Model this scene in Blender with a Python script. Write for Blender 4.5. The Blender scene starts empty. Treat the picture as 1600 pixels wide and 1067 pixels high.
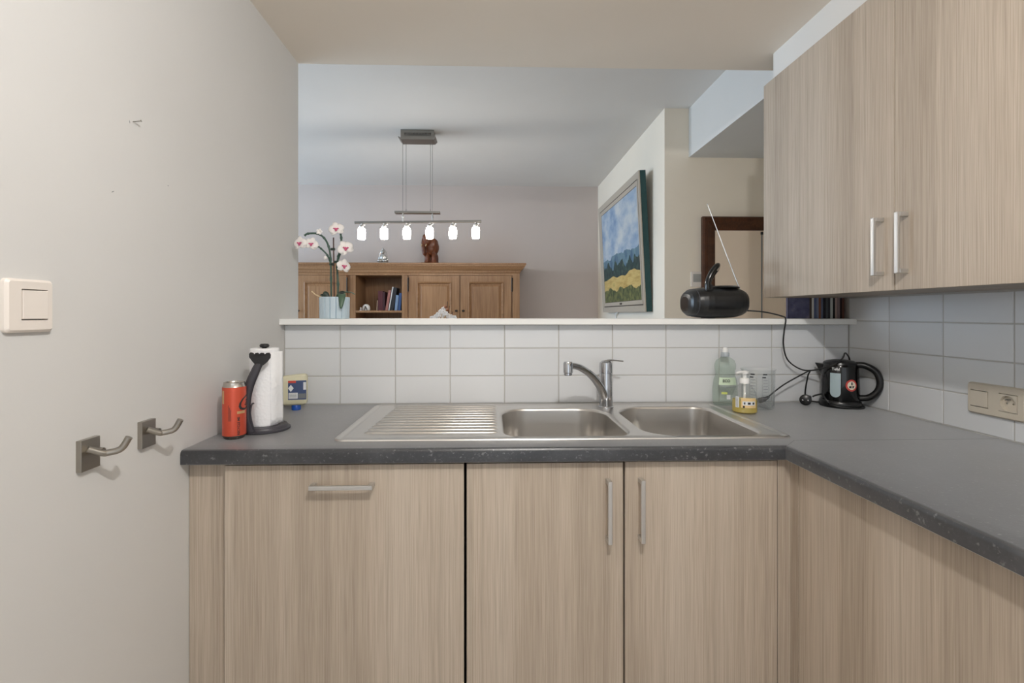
import bpy, bmesh, math, random
from mathutils import Vector, Matrix
from mathutils.geometry import delaunay_2d_cdt

random.seed(7)
scene = bpy.context.scene
C = scene.collection
PI = math.pi

# ------------------------------------------------------------------ camera
cam_d = bpy.data.cameras.new('camera')
cam_d.sensor_width = 36.0
cam_d.lens = 773.88 / 1600 * 36
cam_d.shift_x = (800 - 788.31) / 1600
cam_d.shift_y = -(533.5 - 490.24) / 1600
cam_d.clip_start = 0.02
cam = bpy.data.objects.new('camera', cam_d)
C.objects.link(cam)
cam.location = (0, 0, 1.234)
cam.rotation_euler = (PI / 2, 0, -0.0287)
scene.camera = cam

# ------------------------------------------------------------------ world, big lights, exposure
world = bpy.data.worlds.new('world')
scene.world = world
world.use_nodes = True
bg = world.node_tree.nodes['Background']
bg.inputs[0].default_value = (0.88, 0.94, 1.0, 1)
bg.inputs[1].default_value = 1.32


def area(name, loc, rot, sx, sy, power, col):
    d = bpy.data.lights.new(name, 'AREA')
    d.shape = 'RECTANGLE'
    d.size = sx
    d.size_y = sy
    d.energy = power
    d.color = col
    o = bpy.data.objects.new(name, d)
    o.location = loc
    o.rotation_euler = rot
    C.objects.link(o)
    return o


# daylight through the two dining room windows (left wall of that room)
area('window_daylight_offscreen', (-5.05, 2.95, 1.55), (0, -PI / 2, 0), 1.5, 1.2, 84, (0.58, 0.78, 1.0))
area('window_daylight_offscreen', (-5.05, 4.35, 1.55), (0, -PI / 2, 0), 1.5, 1.0, 62, (0.58, 0.78, 1.0))

scene.view_settings.view_transform = 'Standard'
scene.view_settings.look = 'None'
scene.view_settings.gamma = 1.0
scene.view_settings.use_curve_mapping = False
scene.view_settings.exposure = 0.0


try:
    scene.cycles.max_bounces = 14
    scene.cycles.diffuse_bounces = 8
    scene.cycles.transparent_max_bounces = 16
except AttributeError:
    pass


# ------------------------------------------------------------------ materials
def lin(c):
    return tuple(((v / 255) / 12.92 if v / 255 <= 0.04045 else ((v / 255 + 0.055) / 1.055) ** 2.4) for v in c) + (1,)


MATS = {}


def mat(name, col, rough=0.5, metal=0.0, spec=0.5, **kw):
    m = bpy.data.materials.new(name)
    m.use_nodes = True
    b = m.node_tree.nodes['Principled BSDF']
    b.inputs['Base Color'].default_value = lin(col)
    b.inputs['Roughness'].default_value = rough
    b.inputs['Metallic'].default_value = metal
    b.inputs['Specular IOR Level'].default_value = spec
    for k, v in kw.items():
        b.inputs[k.replace('_', ' ')].default_value = v
    MATS[name] = m
    return m


def nodes(m):
    nt = m.node_tree
    return nt, nt.nodes, nt.links, nt.nodes['Principled BSDF']


def noise(nt, vec, scale, detail=3, rough=0.5):
    n = nt.nodes.new('ShaderNodeTexNoise')
    n.inputs['Scale'].default_value = scale
    n.inputs['Detail'].default_value = detail
    n.inputs['Roughness'].default_value = rough
    if vec is not None:
        nt.links.new(vec, n.inputs['Vector'])
    return n.outputs[0]


def mapping(nt, scale, coord='Object', loc=(0, 0, 0)):
    tc = nt.nodes.new('ShaderNodeTexCoord')
    mp = nt.nodes.new('ShaderNodeMapping')
    mp.inputs['Scale'].default_value = scale
    mp.inputs['Location'].default_value = loc
    nt.links.new(tc.outputs[coord], mp.inputs['Vector'])
    return mp.outputs[0]


def ramp(nt, fac, stops):
    r = nt.nodes.new('ShaderNodeValToRGB')
    e = r.color_ramp.elements
    while len(e) < len(stops):
        e.new(0.5)
    for i, (p, c) in enumerate(stops):
        e[i].position = p
        e[i].color = lin(c) if len(c) == 3 else c
    nt.links.new(fac, r.inputs[0])
    return r.outputs[0]


def mix(nt, fac, a, b, mode='MIX'):
    n = nt.nodes.new('ShaderNodeMix')
    n.data_type = 'RGBA'
    n.blend_type = mode
    for sock, v in ((n.inputs[0], fac), (n.inputs[6], a), (n.inputs[7], b)):
        if hasattr(v, 'links') or hasattr(v, 'is_linked'):
            nt.links.new(v, sock)
        elif isinstance(v, (int, float)):
            sock.default_value = v
        else:
            sock.default_value = lin(v) if len(v) == 3 else v
    return n.outputs[2]


def math_n(nt, op, a, b=0.0, clamp=False):
    n = nt.nodes.new('ShaderNodeMath')
    n.operation = op
    n.use_clamp = clamp
    for i, v in enumerate((a, b)):
        if isinstance(v, (int, float)):
            n.inputs[i].default_value = v
        else:
            nt.links.new(v, n.inputs[i])
    return n.outputs[0]


def bump(nt, h, strength, dist=0.001):
    n = nt.nodes.new('ShaderNodeBump')
    n.inputs['Strength'].default_value = strength
    n.inputs['Distance'].default_value = dist
    nt.links.new(h, n.inputs['Height'])
    nt.links.new(n.outputs[0], nt.nodes['Principled BSDF'].inputs['Normal'])


def paint(name, col, var=4, rough=0.85):
    m = mat(name, col, rough, spec=0.25)
    nt, N, L, b = nodes(m)
    v = mapping(nt, (1, 1, 1))
    n = noise(nt, v, 2.2, 4)
    c2 = tuple(max(0, k - var) for k in col)
    L.new(ramp(nt, n, [(0.3, col), (0.75, c2)]), b.inputs['Base Color'])
    bump(nt, noise(nt, v, 260, 2), 0.12, 0.0006)
    return m


def wood(name, base, dark, light, gs=(95, 95, 0.55), rough=0.5, fine=380, amt=1.0):
    m = mat(name, base, rough, spec=0.35)
    nt, N, L, b = nodes(m)
    v = mapping(nt, gs)
    n1 = noise(nt, v, 1.0, 5, 0.62)
    c = ramp(nt, n1, [(0.28, dark), (0.5, base), (0.74, light)])
    v2 = mapping(nt, (gs[0] * 0.09, gs[1] * 0.09, gs[2] * 0.35))
    n2 = noise(nt, v2, 1.0, 3, 0.5)
    c = mix(nt, 0.55 * amt, c, ramp(nt, n2, [(0.3, dark), (0.5, base), (0.7, light)]), 'MIX')
    v3 = mapping(nt, (fine, fine, 5))
    n3 = noise(nt, v3, 1.0, 2, 0.6)
    c = mix(nt, 0.30 * amt, c, ramp(nt, n3, [(0.35, dark), (0.62, light)]), 'MIX')
    L.new(c, b.inputs['Base Color'])
    bump(nt, n3, 0.15, 0.0004)
    return m


paint('paint_wall', (215, 214, 212))
paint('paint_ceiling', (240, 231, 219))
paint('paint_taupe', (202, 191, 185))
paint('paint_white', (216, 215, 212))
paint('paint_dining_ceiling', (226, 224, 221))
paint('paint_cream', (244, 234, 218))
mat('grout', (186, 184, 180), 0.9)
m = mat('tile', (233, 233, 232), 0.22, spec=0.5)
nt, N, L, b = nodes(m)
oi = nt.nodes.new('ShaderNodeObjectInfo')
L.new(ramp(nt, oi.outputs['Random'], [(0.0, (216, 218, 220)), (1.0, (223, 225, 227))]), b.inputs['Base Color'])
bump(nt, noise(nt, mapping(nt, (1, 1, 1)), 14, 2), 0.10, 0.002)
mat('ledge_white', (246, 246, 243), 0.4)
wood('laminate', (179, 165, 149), (138, 124, 109), (198, 186, 171))
mat('machine_grey', (150, 150, 152), 0.4)
wood('oak', (150, 112, 78), (112, 78, 50), (176, 138, 102), gs=(42, 42, 2.6), rough=0.42, fine=190)
wood('oak_flat', (150, 112, 78), (112, 78, 50), (176, 138, 102), gs=(2.6, 42, 42), rough=0.42, fine=190)
wood('walnut', (74, 42, 24), (48, 26, 14), (98, 60, 36), gs=(60, 60, 60), rough=0.35, fine=200)
wood('carved_wood', (104, 58, 36), (60, 32, 20), (140, 82, 52), gs=(40, 40, 12), rough=0.32, fine=120)

m = mat('worktop_stone', (66, 67, 70), 0.33, spec=0.5, IOR=1.5, Sheen_Weight=0.9, Sheen_Roughness=0.35)
nt, N, L, b = nodes(m)
v = mapping(nt, (1, 1, 1))
c = ramp(nt, noise(nt, v, 9, 6, 0.65), [(0.3, (38, 39, 42)), (0.5, (54, 55, 58)), (0.72, (80, 81, 84))])
c = mix(nt, 0.5, c, ramp(nt, noise(nt, v, 160, 3, 0.6), [(0.35, (48, 49, 52)), (0.6, (56, 57, 60)), (0.76, (92, 93, 96))]))
spk = ramp(nt, noise(nt, v, 120, 2, 0.5), [(0.63, (0, 0, 0, 1)), (0.74, (0.42, 0.42, 0.42, 1))])
c = mix(nt, spk, c, (150, 151, 152))
L.new(c, b.inputs['Base Color'])
bump(nt, noise(nt, v, 220, 3), 0.12, 0.0005)

m = mat('steel', (214, 211, 207), 0.29, 1.0)
nt, N, L, b = nodes(m)
mat('chrome', (190, 191, 194), 0.07, 1.0)
mat('nickel', (165, 160, 152), 0.33, 1.0)
mat('handle_metal', (205, 203, 200), 0.36, 0.85)
mat('lamp_metal', (150, 146, 140), 0.35, 1.0)
mat('switch_plastic', (232, 224, 216), 0.35)
mat('socket_beige', (205, 196, 180), 0.4)
mat('black_plastic', (22, 22, 23), 0.32)
mat('black_matte', (34, 34, 36), 0.55)
mat('black_gloss', (12, 12, 13), 0.12)
mat('cord_black', (28, 28, 29), 0.5)
mat('dark_void', (12, 11, 10), 0.8)
mat('holder_grey', (62, 60, 66), 0.45)
mat('blue_cap', (22, 78, 168), 0.35)
mat('white_plastic', (240, 240, 238), 0.35)
mat('ink_dark', (38, 40, 44), 0.6)
mat('ink_white', (240, 240, 240), 0.5)
mat('ink_grey', (120, 124, 128), 0.6)
mat('label_green', (208, 226, 200), 0.5)
mat('label_lime', (206, 216, 120), 0.5)
mat('label_navy', (70, 86, 124), 0.5)
mat('label_red', (206, 74, 58), 0.5)
mat('label_white', (232, 234, 236), 0.5)
mat('label_orange', (236, 206, 150), 0.5)
mat('can_red', (204, 84, 60), 0.34, 0.3)
mat('can_silver', (206, 200, 192), 0.25, 1.0)
mat('can_gold', (214, 180, 132), 0.35, 0.5)
mat('pot_blue', (192, 208, 218), 0.45)
mat('petal', (245, 240, 236), 0.5)
mat('petal_pink', (206, 92, 132), 0.5)
mat('stem_green', (58, 84, 70), 0.5)
mat('leaf_dark', (44, 58, 50), 0.4)
mat('leaf_green', (78, 104, 82), 0.4)
mat('stake_brown', (78, 50, 42), 0.6)
mat('root_tan', (206, 182, 146), 0.6)
mat('soil_red', (150, 96, 66), 0.8)
mat('frame_silver', (190, 180, 165), 0.4, 0.15)
mat('frame_dark', (82, 72, 64), 0.5)
mat('frame_green', (18, 62, 62), 0.5)
mat('panel_beige', (240, 222, 202), 0.4)
mat('sticker_red', (200, 70, 62), 0.45)
mat('sticker_cream', (238, 226, 206), 0.45)
mat('water_window', (168, 186, 192), 0.25)
mat('display_grey', (168, 168, 164), 0.4)
mat('hinge_dark', (52, 44, 38), 0.4, 0.6)
mat('floor_wood_table', (120, 84, 56), 0.4)

m = mat('paper', (246, 246, 247), 0.95, spec=0.1)
nt, N, L, b = nodes(m)
v = mapping(nt, (1, 1, 1))
vr = nt.nodes.new('ShaderNodeTexVoronoi')
vr.inputs['Scale'].default_value = 120
L.new(v, vr.inputs['Vector'])
bump(nt, vr.outputs['Distance'], 0.5, 0.002)
m = mat('elephant_silver', (196, 194, 190), 0.3, 0.9)
nt, N, L, b = nodes(m)
bump(nt, noise(nt, mapping(nt, (1, 1, 1)), 60, 2), 0.6, 0.004)
m = mat('floor_tiles', (198, 193, 187), 0.45)
nt, N, L, b = nodes(m)
L.new(ramp(nt, noise(nt, mapping(nt, (1, 1, 1)), 3, 4), [(0.3, (192, 187, 181)), (0.7, (206, 201, 195))]), b.inputs['Base Color'])


def clear(name, tint, body=0.08, col=None):
    """thin-walled clear plastic: tinted see-through wall, a little body colour, Fresnel gloss"""
    m = mat(name, col or tint, 0.08)
    nt, N, L, b = nodes(m)
    tr = N.new('ShaderNodeBsdfTransparent')
    tr.inputs[0].default_value = lin(tint)
    df = N.new('ShaderNodeBsdfDiffuse')
    df.inputs[0].default_value = lin(col or tint)
    gl = N.new('ShaderNodeBsdfGlossy')
    gl.inputs['Roughness'].default_value = 0.06
    lw = N.new('ShaderNodeLayerWeight')
    lw.inputs[0].default_value = 0.5
    fc = math_n(nt, 'ADD', math_n(nt, 'MULTIPLY', math_n(nt, 'POWER', lw.outputs['Facing'], 4.0), 0.45), 0.04)
    m1 = N.new('ShaderNodeMixShader')
    m1.inputs[0].default_value = body
    L.new(tr.outputs[0], m1.inputs[1])
    L.new(df.outputs[0], m1.inputs[2])
    m2 = N.new('ShaderNodeMixShader')
    L.new(fc, m2.inputs[0])
    L.new(m1.outputs[0], m2.inputs[1])
    L.new(gl.outputs[0], m2.inputs[2])
    L.new(m2.outputs[0], N['Material Output'].inputs[0])
    return m


clear('clear_plastic', (252, 253, 253), 0.02)
clear('clear_green', (244, 248, 245), 0.12, (214, 228, 218))
clear('clear_yellow', (250, 236, 170), 0.45, (240, 220, 120))
clear('milky_yellow', (250, 247, 228), 0.7, (244, 240, 212))
m = mat('shade_glow', (255, 252, 246), 0.4)
b = m.node_tree.nodes['Principled BSDF']
b.inputs['Emission Color'].default_value = (1.0, 0.95, 0.87, 1)
b.inputs['Emission Strength'].default_value = 46.0
mat('lamp_glass', (248, 246, 242), 0.4)

# painted landscape: sky, clouds, wooded hills, golden field
m = mat('landscape_canvas', (150, 170, 190), 0.55)
nt, N, L, b = nodes(m)
tc = nt.nodes.new('ShaderNodeTexCoord')
sep = nt.nodes.new('ShaderNodeSeparateXYZ')
L.new(tc.outputs['Object'], sep.inputs[0])
U, V = sep.outputs[1], sep.outputs[2]      # local y grows towards the far end, z up from the base
vv = mapping(nt, (1, 1, 1))
sky = ramp(nt, noise(nt, mapping(nt, (1, 1.6, 2.6)), 2.2, 6, 0.6), [(0.28, (112, 140, 176)), (0.44, (152, 172, 194)), (0.58, (190, 198, 204)), (0.75, (212, 212, 208))])
hz = math_n(nt, 'ADD', math_n(nt, 'MULTIPLY', noise(nt, mapping(nt, (0, 2.5, 0)), 1.0, 5), 0.22), 0.285)
hz = math_n(nt, 'SUBTRACT', hz, math_n(nt, 'MULTIPLY', U, 0.02))
far_h = ramp(nt, noise(nt, vv, 14, 4), [(0.3, (66, 98, 126)), (0.7, (112, 142, 152))])
c = mix(nt, math_n(nt, 'LESS_THAN', V, hz), sky, far_h)
tr = math_n(nt, 'ADD', math_n(nt, 'MULTIPLY', noise(nt, mapping(nt, (0, 7, 0), loc=(0, 3, 0)), 1.0, 5), 0.30), 0.16)
trees = ramp(nt, noise(nt, vv, 22, 5), [(0.35, (26, 44, 52)), (0.6, (48, 76, 70)), (0.8, (120, 130, 96))])
c = mix(nt, math_n(nt, 'LESS_THAN', V, tr), c, trees)
fl = math_n(nt, 'ADD', math_n(nt, 'MULTIPLY', noise(nt, mapping(nt, (0, 2.2, 0), loc=(0, 9, 0)), 1.0, 2), 0.16), 0.125)
field = ramp(nt, noise(nt, mapping(nt, (1, 3, 16)), 2.0, 4), [(0.3, (178, 146, 82)), (0.6, (208, 182, 116)), (0.8, (160, 150, 84))])
c = mix(nt, math_n(nt, 'LESS_THAN', V, fl), c, field)
gr = math_n(nt, 'ADD', math_n(nt, 'MULTIPLY', noise(nt, mapping(nt, (0, 5, 0), loc=(0, 5, 0)), 1.0, 4), 0.14), 0.035)
c = mix(nt, math_n(nt, 'LESS_THAN', V, gr), c, ramp(nt, noise(nt, vv, 30, 4), [(0.35, (52, 66, 44)), (0.65, (120, 122, 74))]))
L.new(c, b.inputs['Base Color'])
M = MATS

# ------------------------------------------------------------------ mesh helpers
OFF = {}


class MB:
    def __init__(self):
        self.v = []
        self.f = []

    def add(self, vs, fs):
        n = len(self.v)
        self.v += [tuple(p) for p in vs]
        self.f += [tuple(i + n for i in f) for f in fs]
        return self

    def box(self, x0, y0, z0, x1, y1, z1):
        x0, x1 = sorted((x0, x1)); y0, y1 = sorted((y0, y1)); z0, z1 = sorted((z0, z1))
        vs = [(x, y, z) for z in (z0, z1) for y in (y0, y1) for x in (x0, x1)]
        return self.add(vs, [(0, 2, 3, 1), (4, 5, 7, 6), (0, 1, 5, 4), (2, 6, 7, 3), (0, 4, 6, 2), (1, 3, 7, 5)])

    def prism(self, poly, fn, t0, t1):
        n = len(poly)
        vs = [fn(a, b_, t0) for a, b_ in poly] + [fn(a, b_, t1) for a, b_ in poly]
        fs = [tuple(range(n))[::-1], tuple(range(n, 2 * n))]
        fs += [(i, (i + 1) % n, n + (i + 1) % n, n + i) for i in range(n)]
        return self.add(vs, fs)

    def lathe(self, prof, cx=0, cy=0, cz=0, seg=32, sx=1.0, sy=1.0, fn=None):
        vs, fs = [], []
        for r, z in prof:
            for k in range(seg):
                a = 2 * PI * k / seg
                rr = r * (fn(a, z) if fn else 1)
                vs.append((cx + rr * math.cos(a) * sx, cy + rr * math.sin(a) * sy, cz + z))
        for i in range(len(prof) - 1):
            for k in range(seg):
                k2 = (k + 1) % seg
                fs.append((i * seg + k, i * seg + k2, (i + 1) * seg + k2, (i + 1) * seg + k))
        if prof[0][0] > 1e-6:
            fs.append(tuple(range(seg))[::-1])
        if prof[-1][0] > 1e-6:
            fs.append(tuple((len(prof) - 1) * seg + k for k in range(seg)))
        return self.add(vs, fs)

    def tube(self, pts, r, seg=10, sx=1.0, up=None):
        pts = [Vector(p) for p in pts]
        n = len(pts)
        rs = r if isinstance(r, (list, tuple)) else [r] * n
        vs, fs = [], []
        ref = None
        for i, p in enumerate(pts):
            t = (pts[min(i + 1, n - 1)] - pts[max(i - 1, 0)]).normalized()
            if ref is None:
                ref = Vector(up) if up else (Vector((0, 0, 1)) if abs(t.z) < 0.9 else Vector((1, 0, 0)))
            ref = (ref - t * ref.dot(t)).normalized()
            s = t.cross(ref)
            for k in range(seg):
                a = 2 * PI * k / seg
                vs.append(p + (ref * math.cos(a) * sx + s * math.sin(a)) * rs[i])
        for i in range(n - 1):
            for k in range(seg):
                k2 = (k + 1) % seg
                fs.append((i * seg + k, i * seg + k2, (i + 1) * seg + k2, (i + 1) * seg + k))
        fs.append(tuple(range(seg))[::-1])
        fs.append(tuple((n - 1) * seg + k for k in range(seg)))
        return self.add(vs, fs)

    def ell(self, c, r, rot=None, seg=16, rings=10):
        c = Vector(c)
        R = rot or Matrix.Identity(3)
        vs, fs = [], []
        for i in range(1, rings):
            th = PI * i / rings
            for k in range(seg):
                a = 2 * PI * k / seg
                vs.append(c + R @ Vector((r[0] * math.sin(th) * math.cos(a), r[1] * math.sin(th) * math.sin(a), r[2] * math.cos(th))))
        top = len(vs); vs.append(c + R @ Vector((0, 0, r[2])))
        bot = len(vs); vs.append(c + R @ Vector((0, 0, -r[2])))
        for i in range(rings - 2):
            for k in range(seg):
                k2 = (k + 1) % seg
                fs.append((i * seg + k, (i + 1) * seg + k, (i + 1) * seg + k2, i * seg + k2))
        for k in range(seg):
            k2 = (k + 1) % seg
            fs.append((top, k, k2))
            fs.append((bot, (rings - 2) * seg + k2, (rings - 2) * seg + k))
        return self.add(vs, fs)

    def strip(self, rows):
        """quad grid from equal-length rows of points (open surface)"""
        n = len(rows[0])
        vs = [p for row in rows for p in row]
        fs = [(i * n + k, i * n + k + 1, (i + 1) * n + k + 1, (i + 1) * n + k) for i in range(len(rows) - 1) for k in range(n - 1)]
        return self.add(vs, fs)

    def build(self, name, material, parent=None, smooth=False, bevel=0.0, local=False, solid=0.0, seg=2, subsurf=0, angle=0.7):
        me = bpy.data.meshes.new(name)
        off = OFF.get(parent, Vector((0, 0, 0))) if (parent and not local) else Vector((0, 0, 0))
        me.from_pydata([tuple(Vector(p) - off) for p in self.v], [], self.f)
        bm = bmesh.new()
        bm.from_mesh(me)
        bmesh.ops.recalc_face_normals(bm, faces=bm.faces)
        bm.to_mesh(me)
        bm.free()
        if smooth:
            me.shade_smooth()
            me.set_sharp_from_angle(angle=angle)
        me.materials.append(M[material])
        o = bpy.data.objects.new(name, me)
        C.objects.link(o)
        if parent:
            o.parent = parent
            OFF[o] = off
        if solid:
            md = o.modifiers.new('solid', 'SOLIDIFY')
            md.thickness = solid
            md.offset = 0
        if bevel:
            md = o.modifiers.new('bevel', 'BEVEL')
            md.width = bevel
            md.segments = seg
            md.limit_method = 'ANGLE'
            md.angle_limit = 0.6
            md.harden_normals = False
        if subsurf:
            md = o.modifiers.new('sub', 'SUBSURF')
            md.levels = subsurf
            md.render_levels = subsurf
        return o


def bx(*a):
    return MB().box(*a)


def tag(o, label, cat, group=None):
    o['label'] = label
    o['category'] = cat
    if group:
        o['group'] = group
    return o


def thing(name, loc, label, cat, group=None, rot=(0, 0, 0)):
    o = bpy.data.objects.new(name, None)
    o.empty_display_size = 0.05
    C.objects.link(o)
    o.location = loc
    o.rotation_euler = rot
    OFF[o] = Vector(loc)
    return tag(o, label, cat, group)


def struct(o):
    o['kind'] = 'structure'
    return o


def smooth_path(pts, n=8):
    """Catmull-Rom through points"""
    P = [Vector(p) for p in pts]
    P = [P[0] * 2 - P[1]] + P + [P[-1] * 2 - P[-2]]
    out = []
    for i in range(1, len(P) - 2):
        for k in range(n):
            t = k / n
            a, b_, c_, d = P[i - 1], P[i], P[i + 1], P[i + 2]
            out.append(0.5 * ((2 * b_) + (c_ - a) * t + (2 * a - 5 * b_ + 4 * c_ - d) * t * t + (3 * b_ - a - 3 * c_ + d) * t ** 3))
    out.append(P[-2])
    return out


def text_mesh(body, size, fn, name, material, parent, shear=0.0, align='CENTER', bold=0.0, local=False):
    cu = bpy.data.curves.new(name, 'FONT')
    cu.body = body
    cu.size = size
    cu.align_x = align
    cu.align_y = 'CENTER'
    cu.shear = shear
    cu.offset = bold
    cu.resolution_u = 3
    tmp = bpy.data.objects.new(name, cu)
    me = bpy.data.meshes.new_from_object(tmp)
    bm = bmesh.new()
    bm.from_mesh(me)
    for _ in range(6):
        bmesh.ops.triangulate(bm, faces=bm.faces)
        es = [e_ for e_ in bm.edges if e_.calc_length() > 0.005]
        if not es:
            break
        bmesh.ops.subdivide_edges(bm, edges=es, cuts=1)
    bmesh.ops.triangulate(bm, faces=bm.faces)
    bm.to_mesh(me)
    bm.free()
    mb = MB()
    mb.add([fn(v.co.x, v.co.y) for v in me.vertices], [tuple(p.vertices) for p in me.polygons])
    bpy.data.objects.remove(tmp)
    return mb.build(name, material, parent, local=local)


def rrect(x0, y0, x1, y1, r, d=0.0, n=8):
    """rounded rectangle outline inset by d; r = radii (front-left, front-right, back-right, back-left)"""
    if not isinstance(r, (list, tuple)):
        r = [r] * 4
    x0 += d; y0 += d; x1 -= d; y1 -= d
    r = [max(0.004, k - d) for k in r]
    cs = [((x0 + r[0], y0 + r[0]), PI, r[0]), ((x1 - r[1], y0 + r[1]), 1.5 * PI, r[1]), ((x1 - r[2], y1 - r[2]), 0, r[2]), ((x0 + r[3], y1 - r[3]), 0.5 * PI, r[3])]
    out = []
    for (cx, cy), a0, rr in cs:
        for k in range(n + 1):
            a = a0 + 0.5 * PI * k / n
            out.append((cx + rr * math.cos(a), cy + rr * math.sin(a)))
    return out


def inside(p, poly):
    c_ = False
    for i in range(len(poly)):
        (x1, y1), (x2, y2) = poly[i], poly[i - 1]
        if (y1 > p[1]) != (y2 > p[1]) and p[0] < (x2 - x1) * (p[1] - y1) / (y2 - y1) + x1:
            c_ = not c_
    return c_


def holed_face(mb, outer, holes, fn, front, back):
    """flat face with real openings; each opening gets side walls from front to back. fn(a, b, depth) -> xyz"""
    pts_, ed = [], []
    for lp in [outer] + holes:
        k0 = len(pts_)
        pts_ += [Vector(p) for p in lp]
        ed += [(k0 + i, k0 + (i + 1) % len(lp)) for i in range(len(lp))]
    rs = delaunay_2d_cdt(pts_, ed, [], 0, 1e-7)
    keep = []
    for f_ in rs[2]:
        c_ = sum((rs[0][i] for i in f_), Vector((0, 0))) / len(f_)
        if inside(c_, outer) and not any(inside(c_, h) for h in holes):
            keep.append(tuple(f_))
    mb.add([fn(p.x, p.y, front) for p in rs[0]], keep)
    for h in holes:
        n_ = len(h)
        mb.add([fn(a, b_, front) for a, b_ in h] + [fn(a, b_, back) for a, b_ in h], [(i, (i + 1) % n_, n_ + (i + 1) % n_, n_ + i) for i in range(n_)])
    return mb


def rect(a0, b0, a1, b1):
    return [(a0, b0), (a1, b0), (a1, b1), (a0, b1)]


# ------------------------------------------------------------------ main dimensions
XL, XR, D = -0.757, 1.3588, 1.84       # left wall, right tile face, back tile face
WT = 0.90                              # worktop height
KC, DC = 2.222, 2.55                   # kitchen and dining ceilings
YE = 1.98                              # end of the kitchen
FARY, DRX, NRY = 5.10, 1.115, 3.14     # dining far wall, painting wall, beige wall

# ------------------------------------------------------------------ structure
struct(bx(-5.3, -2.6, -0.1, 3.4, 5.3, 0.0).build('floor', 'floor_tiles'))
struct(bx(XL - 0.15, -2.6, 0, XL, 1.975, KC + 0.02).build('wall_left', 'paint_wall'))
wb = struct(bx(XL, D + 0.008, 0, XR + 0.006, 1.975, 1.1955).build('wall_back', 'paint_white'))
wr = struct(bx(XR + 0.008, -2.6, 0, 1.52, D + 0.006, KC + 0.02).build('wall_right', 'paint_white'))
struct(bx(1.41, D + 0.006, 0, 1.52, 1.975, KC + 0.02).build('wall_right_end', 'paint_wall'))
struct(bx(XL - 0.15, -2.6, KC, 1.52, YE, DC + 0.1).build('ceiling', 'paint_ceiling'))
struct(bx(1.075, -2.6, 2.127, 1.42, 1.852, KC + 0.01).build('trim_1', 'paint_white'))
struct(bx(XR, D + 0.006, 1.2965, 1.411, 1.911, 2.127).build('trim_3', 'paint_wall'))
# dining room
struct(bx(-5.15, FARY, 0, 1.3, FARY + 0.15, DC + 0.05).build('wall_far', 'paint_taupe'))
struct(bx(DRX, NRY, 0, 3.3, FARY, DC + 0.05).build('wall_dining_right', 'paint_cream'))
struct(bx(1.272, YE, 2.236, 3.3, NRY, DC + 0.05).build('trim_2', 'paint_white'))
struct(bx(-5.15, YE, DC, 3.3, FARY + 0.15, DC + 0.1).build('ceiling_dining', 'paint_dining_ceiling'))
struct(bx(-5.15, 1.85, 0, XL - 0.15, 1.975, DC + 0.05).build('wall_near_left', 'paint_white'))
struct(bx(1.52, 1.85, 0, 3.3, 1.975, DC + 0.05).build('wall_near_right', 'paint_cream'))
struct(bx(3.3, 1.85, 0, 3.4, NRY, DC + 0.05).build('wall_dining_end', 'paint_cream'))
wl = MB()
for y0, y1, z0, z1 in ((1.85, 2.35, 0, DC), (3.55, 3.85, 0, DC), (4.85, 5.1, 0, DC), (2.35, 3.55, 0, 0.8), (3.85, 4.85, 0, 0.8), (2.35, 3.55, 2.3, DC), (3.85, 4.85, 2.3, DC)):
    wl.box(-5.15, y0, z0, -5.0, y1, z1)
struct(wl.build('wall_dining_left', 'paint_white'))
for i, (y0, y1) in enumerate(((2.35, 3.55), (3.85, 4.85))):
    w = MB()
    w.box(-5.04, y0, 0.8, -5.0, y0 + 0.05, 2.3).box(-5.04, y1 - 0.05, 0.8, -5.0, y1, 2.3)
    w.box(-5.04, y0, 0.8, -5.0, y1, 0.85).box(-5.04, y0, 2.25, -5.0, y1, 2.3)
    struct(w.build('window_%d' % (i + 1), 'paint_white'))

# tiles: one by one on a recessed grout bed
P_T, JT = 0.202, 0.0035
bx(XL, D + 0.0014, 0.86, XR + 0.006, D + 0.009, 1.194).build('grout', 'grout', wb)
bx(XR + 0.0014, -0.6, 0.86, XR + 0.009, D + 0.002, 1.31).build('grout', 'grout', wr)
tile_cache = {}


def tile_mesh(w, h):
    key = (round(w, 4), round(h, 4))
    if key not in tile_cache:
        e, t = 0.0012, 0.006
        mb = MB()
        vs = [(0, t, 0), (w, t, 0), (w, t, h), (0, t, h), (0, e, 0), (w, e, 0), (w, e, h), (0, e, h), (e, 0, e), (w - e, 0, e), (w - e, 0, h - e), (e, 0, h - e)]
        fs = [(0, 1, 5, 4), (1, 2, 6, 5), (2, 3, 7, 6), (3, 0, 4, 7), (4, 5, 9, 8), (5, 6, 10, 9), (6, 7, 11, 10), (7, 4, 8, 11), (8, 9, 10, 11)]
        me = bpy.data.meshes.new('tile')
        me.from_pydata(vs, [], fs)
        me.materials.append(M['tile'])
        tile_cache[key] = me
    return tile_cache[key]


def tile(parent, w, h, loc, rz=0.0):
    o = bpy.data.objects.new('tile', tile_mesh(w, h))
    C.objects.link(o)
    o.parent = parent
    o.location = loc
    o.rotation_euler = (0, 0, rz)


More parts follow.
